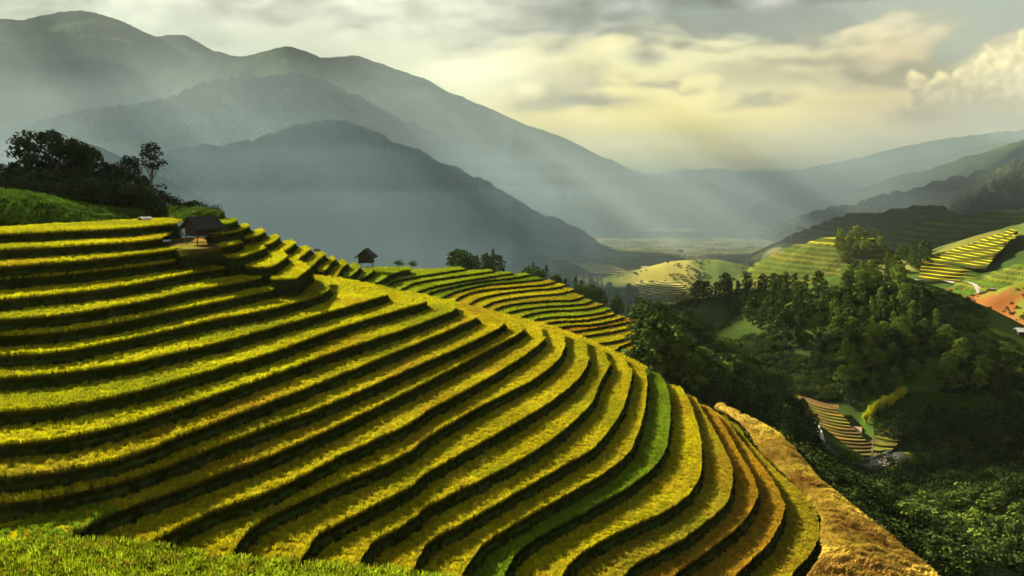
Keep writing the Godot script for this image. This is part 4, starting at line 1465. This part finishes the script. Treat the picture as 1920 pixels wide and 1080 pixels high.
func clouds() -> void:
	# broken cloud above the valley, outside the view: its gaps let the light through in shafts
	rng.seed = 314
	var v := PackedVector3Array()
	var idx := PackedInt32Array()
	for l in 9:
		var o := Vector3(rf(-0.6, 0.6), rf(-0.1, 0.15), rf(-0.6, 0.6)) if l else Vector3.ZERO
		var r := rf(0.35, 0.6) if l else 0.75
		var k := v.size()
		for i in 9:
			for j in 17:
				var a := PI * i / 8.0
				var b := TAU * j / 16.0
				var d := Vector3(sin(a) * cos(b), cos(a), sin(a) * sin(b))
				v.append(o + d * Vector3(1, 0.4, 1) * r * (1.0 + 0.25 * fine.get_noise_3d(d.x * 30 + l * 50, d.y * 30, d.z * 30)))
		for i in 8:
			for j in 16:
				var p := k + i * 17 + j
				idx.append_array([p, p + 17, p + 1, p + 1, p + 17, p + 18])
	var lump := solid(v, PackedColorArray(), idx)
	var az := deg_to_rad(SUN_AZ)
	var el := deg_to_rad(SUN_EL)
	var to_sun := Vector3(sin(az) * cos(el), sin(el), -cos(az) * cos(el))
	var where := []
	var tints := PackedColorArray()
	var spots := [[125, -60, -430, 48], [70, -60, -430, 50], [190, -55, -318, 26], [150, -75, -205, 40], [245, -80, -240, 48], [132, -66, -160, 36], [100, -60, -175, 26], [165, -75, -190, 34], [78, -60, -352, 30], [320, -60, -255, 50], [420, -40, -1020, 150], [600, -30, -1000, 150], [430, -60, -800, 110], [560, -40, -800, 90], [-160, -100, -760, 140], [10, -100, -720, 110], [-330, -100, -620, 140], [10, -100, -1000, 85], [-60, -100, -950, 120], [-230, -20, -1050, 150], [-340, 0, -1160, 150], [-120, -20, -1150, 140]]
	for p in spots:
		where.append(Transform3D(Basis(Vector3.UP, rf(0, TAU)).scaled(Vector3.ONE * p[3] * 1.1), Vector3(p[0], p[1], p[2]) + to_sun * 1900.0))
	# gaps that let sunbeams down: x, z, radius on the valley side
	var gaps := [[-20, -1060, 170], [60, -1750, 190], [-260, -2350, 210], [-1050, -2050, 260], [-760, -3000, 240], [-1650, -3300, 300], [-450, -1750, 110]]
	for i in 150:
		var r := rf(110, 300)
		var t := Vector3(rf(-2900, 1100), 100, rf(-4700, -1250))
		var open := false
		for q in gaps:
			if Vector2(t.x - q[0], t.z - q[1]).length() < q[2] + r * 0.75:
				open = true
		if not open:
			where.append(Transform3D(Basis(Vector3.UP, rf(0, TAU)).scaled(Vector3.ONE * r), t + to_sun * 2700.0))
	for i in where.size():
		tints.append(Color.WHITE)
	var o := scatter("clouds", lump, mats.cloud, where, tints)
	tag(o, "broken grey clouds high above the valley", "cloud", "", "stuff")

func far_flight(label: String, left: Array, right: Array, sag: float, h0: float, h1: float, n: int, kind: String) -> void:
	patch("%s " + label, "far flights of terraces", left, right, sag, h0, h1, n, kind, 0.0, 4.0)

func on_ground(label: String, left: Array, right: Array, sag: float, n: int, kind: String, lift: float, from: float, by_left := false) -> void:
	var hs := []
	for k in [0, 2]:
		var a := drop(left[k], left[k + 1], from)
		var b := drop(right[k], right[k + 1], from)
		hs.append((a.y if by_left else maxf(a.y, b.y)) + lift)
	far_flight(label, left, right, sag, hs[0], minf(hs[1], hs[0] - 0.4 * n), n, kind)

func valley_fields() -> void:
	on_ground("stubble terrace beside the stream in the valley bottom", [1488, 742, 1583, 848], [1572, 768, 1648, 850], 4.0, 14, "stubble", 0.5, 200.0)
	on_ground("small orange step below the bamboo slope near the road", [1655, 806, 1600, 850], [1695, 818, 1665, 852], 2.0, 5, "stubble", 0.6, 200.0)
	on_ground("yellow terrace on the striped slope at the right edge", [1893, 429, 1736, 483], [1908, 432, 1850, 498], 0.6, 15, "lemon", 0.8, 450.0, true)
	on_ground("green terrace below the striped slope at the right", [1728, 492, 1722, 518], [1842, 502, 1836, 528], 0.8, 5, "mixed", 0.8, 450.0, true)
	far_flight("pale terrace winding across the far valley floor", [1218, 509, 1162, 552], [1266, 520, 1312, 564], 5.0, -93.0, -101.0, 11, "pale")
	far_flight("hazy terrace on the valley floor below the long ridge", [1072, 489, 1104, 510], [1150, 497, 1194, 513], 2.0, -96.0, -100.0, 6, "pale")
	far_flight("small terrace low on the big wooded mountain", [779, 428, 800, 492], [788, 430, 858, 490], 1.5, -73.0, -113.0, 13, "pale")
	far_flight("dark terrace at the right edge below the house", [1862, 645, 1835, 668], [1945, 643, 1940, 670], 1.0, -62.0, -69.0, 4, "green")
	terraced(14.6, 23.5, 640.0, 742.0, 3.2, Color(0.13, 0.135, 0.025), Color(0.05, 0.065, 0.018), -53.0)
	terraced(20.5, 32.0, 800.0, 905.0, 4.0, Color(0.1, 0.13, 0.025), Color(0.03, 0.042, 0.014), 1e9)
	terraced(26.0, 33.0, 470.0, 530.0, 2.2, Color(0.12, 0.13, 0.018), Color(0.04, 0.055, 0.014), 1e9)
	terraced(16.5, 27.0, 1010.0, 1125.0, 5.0, Color(0.08, 0.1, 0.024), Color(0.03, 0.042, 0.014), 1e9)
	var mw := []
	var mc := PackedColorArray()
	for i in 5000:
		var px := Vector2(rf(1640, 1895), rf(736, 815))
		var p := drop(px.x, px.y, 200.0, 360.0)
		if not p.is_finite():
			continue
		mw.append(Transform3D(Basis(Vector3.UP, rf(0, TAU)).scaled(Vector3.ONE * rf(1.5, 3.5)), p - Vector3(0, 0.2, 0)))
		mc.append(Color(0.05, 0.095, 0.012).lerp(Color(0.085, 0.13, 0.014), rng.randf()) * rf(0.5, 1.2))
	tag(scatter("meadow_grass", tuft_mesh, mats.rice, mw, mc), "green field grass on the slope behind the yellow bamboo", "grass", "", "stuff")
	var fw := []
	var fc := PackedColorArray()
	for i in 1700:
		var px := Vector2(rf(1000, 1700), rf(440, 565))
		var p := drop(px.x, px.y, 560.0, 1700.0)
		if not p.is_finite() or fbm.get_noise_2d(p.x * 0.9, p.z * 0.9) > 0.1 or px.x > 1415.0 and px.x < 1610.0:
			continue
		var s := rf(0.4, 1.5)
		fw.append(Transform3D(Basis(Vector3.UP, rf(0, TAU)).scaled(Vector3(s * 1.3, s, s * 1.3)), p - Vector3(0, 0.2, 0)))
		fc.append(Color(0.03, 0.045, 0.012).lerp(Color(0.07, 0.08, 0.02), rng.randf()) * rf(0.5, 1.2))
	tag(scatter("scrub", kinds["shrub0"][1], mats.far_leaf, fw, fc), "scattered scrub over the far valley floor and its round hill", "scrub", "", "stuff")
	# road, stream and track
	var rp := drop(1562, 858, 200.0)
	var rq := drop(1690, 869, 200.0)
	var rv := PackedVector3Array()
	for i in 3:
		for j in 40:
			var w := rp.lerp(rq, j / 39.0 * 1.2 - 0.1)
			rv.append(Vector3(w.x, relief_at(w.x, w.z) + 1.1, w.z + 2.6 * (i - 1) + 1.5 * sin(j * 0.12)))
	var road := put("road", solid(rv, PackedColorArray(), grid_index(3, 40)), mats.asphalt)
	var rail := thing("guard_rail", "low grey guard rail along the far side of the valley road", "guard rail", rp)
	for j in 12:
		put("post", box_mesh(Vector3(-0.06, -0.4, -0.06), Vector3(0.06, 0.75, 0.06)), mats.metal, rail).position = rv[j * 3] - rp + Vector3(0, 0, -0.3)
	var beam_v := PackedVector3Array()
	for i in 2:
		for j in 36:
			beam_v.append(rv[j] - rp + Vector3(0, 0.85 - 0.35 * i, -0.22))
	put("beam", solid(beam_v, PackedColorArray(), grid_index(2, 36)), mats.metal, rail)
	road.set_meta("kind", "structure")
	var stream := put("stream", ribbon([1508, 762, 1518, 780, 1532, 800, 1540, 822, 1552, 846], 0.4, 1.1, 200.0), mats.water)
	stream.set_meta("kind", "structure")
	var track := put("track", ribbon([1640, 527, 1700, 526, 1780, 529, 1832, 535, 1868, 545], 0.6, 5.0, 400.0), mats.asphalt)
	track.set_meta("kind", "structure")
	# undergrowth
	var meadow := PackedVector2Array([Vector2(1690, 742), Vector2(1760, 736), Vector2(1880, 752), Vector2(1890, 790), Vector2(1710, 806)])
	var bare := PackedVector2Array([Vector2(1476, 734), Vector2(1582, 762), Vector2(1660, 796), Vector2(1705, 812), Vector2(1725, 860), Vector2(1725, 892), Vector2(1550, 880), Vector2(1552, 845)])
	var where := []
	var tints := PackedColorArray()
	for i in 11000:
		var px := Vector2(rf(1190, 1960), rf(540, 1090))
		var p := drop(px.x, px.y, 92.0, 520.0)
		if not p.is_finite():
			continue
		var open := fbm.get_noise_2d(p.x * 1.4, p.z * 1.4)
		if open > 0.12 or px.x > 1850.0 and px.y < 640.0 and rng.randf() < 0.5 or Geometry2D.is_point_in_polygon(px, bare) or Geometry2D.is_point_in_polygon(px, meadow):
			continue
		var s := rf(0.5, 1.5) * (0.5 if px.x > 1740.0 and px.y < 660.0 else 1.0)
		where.append(Transform3D(Basis(Vector3.UP, rf(0, TAU)).scaled(Vector3(s * 1.2, s, s * 1.2)), p - Vector3(0, s * 0.4, 0)))
		tints.append(Color(0.02, 0.038, 0.009).lerp(Color(0.06, 0.085, 0.014), rng.randf() * rng.randf()) * rf(0.4, 1.2))
	tag(scatter("undergrowth", kinds["shrub1"][1], mats.far_leaf, where, tints), "low green undergrowth over the valley slopes", "undergrowth", "", "stuff")

func huts() -> void:
	var hy := -(TOP + RISE * 2) + 0.12
	var yard := terrace("bare trodden earth round the posts of the stilt hut", "", flat_px([322, 462, 352, 465, 385, 464, 414, 461], hy), flat_px([416, 446, 400, 442, 318, 444], hy), hy, RISE, 0.5, "soil", 0.0, 1.0)
	yard.name = "hut_yard"
	yard.set_meta("category", "yard")
	small_house("house", "low house with a pale roof just showing behind the top terrace", at_distance(272, 415, 139), 0.9, Vector3(1.4, 0.75, 1.2), "wood", "tin")
	for q in [[1208, 503, 930, "white house on the valley floor behind the winding terraces"], [1276, 469, 1180, "tiny white house below the long ridge"], [1405, 516, 850, "white house right of the round stubble hill"], [1725, 431, 900, "white house on the slope above the striped terraces"], [1500, 427, 1150, "pale house at the mouth of the far valley"]]:
		small_house("house", q[3], at_distance(q[0], q[1] + 1.5, q[2]), rf(-0.4, 0.4), Vector3(5.5, 3.4, 4.5), "whitewash", "tin")
	small_house("house", "house with a pale bluish roof at the right edge of the picture", drop(1922, 630, 250.0) + Vector3(0, 0.3, 0), -0.2, Vector3(5.0, 2.4, 4.0), "wood", "tin")
	var q3 := drop(1600, 824, 200.0)
	stilt_hut("open thatched field hut among the stubble terraces by the road", q3 + Vector3(0, 0.5, 0), deg_to_rad(-25), 3.6, 3.0, 1.0, 2.2, 3.4, 0.4, "straw_thatch")
	var pole := thing("utility_pole", "thin concrete utility pole beside the road in the valley", "utility pole", drop(1635, 862, 200.0))
	var pv := PackedVector3Array()
	var pc := PackedColorArray()
	var pi := PackedInt32Array()
	tube(pv, pc, pi, Vector3(0, -1, 0), Vector3(0, 7.5, 0), 0.16, 0.1)
	put("shaft", solid(pv, PackedColorArray(), pi), mats.concrete, pole)
	put("crossarm", box_mesh(Vector3(-0.8, 6.9, -0.06), Vector3(0.8, 7.02, 0.06)), mats.concrete, pole)
	var p := at_height(381, 458, -(TOP + RISE * 2) - 0.05)
	stilt_hut("dark thatched stilt hut on the upper terraces below the wood", p, deg_to_rad(53), 3.6, 2.8, 1.15, 2.5, 3.7, 0.55, "thatch")
	p = at_height(687, 503, -(TOP + RISE * 10 + 0.6)) + Vector3(0, 0.75, 0)
	stilt_hut("small dark hut with a wide gabled roof on the skyline of the spur", p, deg_to_rad(88), 3.4, 3.0, 0.5, 2.0, 3.5, 1.0, "thatch")

func trees() -> void:
	# the wood behind the mound
	var g := "trees of the hilltop wood"
	for t in [[88, 250, 402, 1.15, 0, 122], [28, 306, 395, 1.0, 1, 120], [132, 266, 400, 0.8, 2, 124], [166, 273, 402, 0.72, 0, 121], [190, 305, 402, 0.95, 1, 119], [218, 312, 405, 0.85, 2, 122], [247, 296, 405, 0.6, 0, 121], [-12, 306, 392, 0.9, 2, 119], [60, 312, 398, 1.0, 1, 117], [150, 318, 400, 1.0, 2, 117], [105, 322, 400, 1.0, 0, 116], [270, 330, 405, 0.6, 1, 119]]:
		var at := at_distance(t[0], t[2], t[5] * 1.38)
		var top := at_distance(t[0], t[1], t[5] * 1.38)
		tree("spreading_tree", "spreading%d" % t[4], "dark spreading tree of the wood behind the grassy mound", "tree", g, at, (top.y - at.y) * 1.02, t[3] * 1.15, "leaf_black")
	var at := at_distance(288, 402, 160)
	tree("umbrella_tree", "open0", "tall slender tree with a bare stem at the right end of the hilltop wood", "tree", "", at, 12.0, 1.05, "leaf_black")
	g = "bushes beside the hilltop wood"
	for t in [[262, 392, 2.6, 119], [280, 398, 2.2, 118], [300, 390, 2.6, 124], [318, 394, 2.2, 125], [335, 397, 1.8, 126], [352, 396, 1.5, 127], [366, 396, 1.7, 127], [382, 399, 1.4, 128], [240, 398, 3.0, 119], [215, 398, 3.2, 119], [180, 396, 3.2, 118], [140, 392, 3.4, 117], [100, 388, 3.2, 117], [60, 384, 3.2, 116], [20, 380, 3.4, 116]]:
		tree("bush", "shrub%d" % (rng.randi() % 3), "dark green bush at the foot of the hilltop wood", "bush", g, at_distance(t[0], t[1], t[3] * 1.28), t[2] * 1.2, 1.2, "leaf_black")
	for i in 26:
		var bx := rf(-20, 285)
		tree("bush", "shrub%d" % (i % 3), "dark green bush at the foot of the hilltop wood", "bush", g, at_distance(bx, 378.0 + bx * 0.075 + rf(-6, 4), 158.0 + rf(-6, 14)), rf(3.0, 5.5), 1.3, "leaf_black")
	tree("bush", "shrub1", "round dense bush standing alone at the end of the shrubby slope", "bush", "", at_distance(408, 409, 141), 2.2, 0.85, "leaf_black")
	g = "bamboo clumps on the lit edge of the bamboo slope"
	for i in 11:
		var t := i / 10.0
		var q := drop(lerpf(1622, 1692, t) + rf(-4, 4), lerpf(792, 748, t) + rf(-3, 3), 200.0)
		tree("bamboo", "bamboo%d" % (i % 2), "bright yellow bamboo clump on the slope above the stubble terraces", "bamboo", g, q, rf(4.0, 6.0), 0.9, "leaf_yellow")
	var pale := drop(1243, 705, 120.0)
	tree("bamboo", "bamboo0", "pale yellow feathery bamboo at the edge of the gully beside the lit rim", "bamboo", "", pale, 9.0, 0.9, "leaf_light")
	for i in 46:
		var x: float = [rf(852, 930), rf(852, 930), rf(960, 1050), rf(1050, 1130), rf(1050, 1130), rf(1130, 1190)][i % 6]
		var y := 500.0 + maxf(0.0, x - 930.0) * 0.33
		var at2 := at_distance(x, y + rf(8, 22), rf(232, 262))
		var k: String = ["conifer0", "conifer1", "broadleaf0", "broadleaf2"][rng.randi() % 4]
		tree("conifer" if k.begins_with("con") else "broadleaf_tree", k, "dark %s rising behind the second spur" % ("conifer" if k.begins_with("con") else "rounded tree"), "tree", "trees behind the second spur", at2, rf(4.0, 7.0), rf(1.0, 1.4), "leaf_dark")
	for t in [[747, 502, 1.8], [773, 502, 1.6], [596, 474, 0.8]]:
		tree("bush", "shrub2", "small bush on the skyline of the terraces, at x about %d" % t[0] if false else ["low bush on the skyline right of the small hut", "bush on the spur's crest left of the conifers", "small tuft of leaves on the skyline terrace steps"][0 if t[0] == 747 else 1 if t[0] == 773 else 2], "bush", "", at_distance(t[0], t[1], 190 if t[0] > 600 else 143), t[2], 1.2, "leaf_dark")
	wood([1050, 545, 1100, 560, 1180, 600, 1200, 560, 1120, 530, 1060, 520], 26, ["conifer0", "broadleaf1", "conifer1", "broadleaf0"], 7, 11, "tree", "hazy dark tree below the far side of the second spur", "tree", "trees below the second spur", ["leaf_dark"], 5.0, 260.0)
	wood([1572, 452, 1592, 440, 1640, 446, 1662, 474, 1610, 482, 1578, 500, 1566, 480], 34, ["broadleaf0", "broadleaf1", "broadleaf2"], 8, 12, "tree", "tree on the wooded side of the hill with a field on top", "tree", "trees of the hill with a field on top", ["leaf_mid", "leaf_mid", "leaf_light"], 7.0, 500.0)
	wood([1690, 480, 1735, 475, 1740, 500, 1700, 515], 16, ["broadleaf0", "broadleaf1"], 8, 12, "tree", "dark tree at the left foot of the striped slope", "tree", "trees at the foot of the striped slope", ["leaf_dark"], 6.0, 500.0)
	wood([1640, 830, 1700, 800, 1760, 790, 1900, 800, 1925, 830, 1800, 828, 1700, 840], 26, ["broadleaf0", "broadleaf1", "broadleaf2"], 6, 9, "broadleaf_tree", "dark tree between the bamboo slope and the small fields", "tree", "trees below the bamboo slope", ["leaf_dark"], 4.0, 200.0)
	# gully between the near hill and the valley
	wood([1190, 620, 1240, 600, 1300, 640, 1390, 715, 1470, 775, 1545, 850, 1500, 850, 1390, 788, 1290, 735, 1215, 690], 90, ["broadleaf0", "broadleaf1", "broadleaf2"], 7, 11, "broadleaf_tree", "dark rounded tree in the gully right of the terraces", "tree", "trees of the gully", ["leaf_dark", "leaf_dark", "leaf_mid"], 3.2)
	wood([1300, 556, 1380, 545, 1540, 548, 1565, 620, 1530, 690, 1480, 655, 1400, 600, 1320, 575], 85, ["tall0", "tall1", "tall0", "broadleaf1"], 6.5, 10, "tall_tree", "tall dark tree of the wood on the shaded hill across the valley", "tree", "trees of the shaded hill", ["leaf_dark"], 5.0, 200.0)
	wood([1560, 570, 1590, 515, 1690, 515, 1715, 560, 1760, 620, 1800, 680, 1850, 710, 1840, 735, 1700, 735, 1585, 770, 1570, 660], 125, ["broadleaf0", "broadleaf1", "broadleaf2", "tall0"], 5.5, 9, "broadleaf_tree", "dense green tree of the wood on the hill at the right", "tree", "trees of the right hill", ["leaf_dark", "leaf_mid", "leaf_mid"], 4.6, 200.0)
	wood([1560, 875, 1640, 870, 1700, 850, 1760, 880, 1830, 900, 1930, 900, 1930, 1080, 1780, 1075, 1660, 960], 80, ["shrub0", "shrub1", "shrub2"], 2.5, 5.0, "bush", "green bush on the overgrown slope at the lower right", "bush", "bushes at the lower right", ["leaf_dark", "leaf_mid", "leaf_dark"], 1.8)
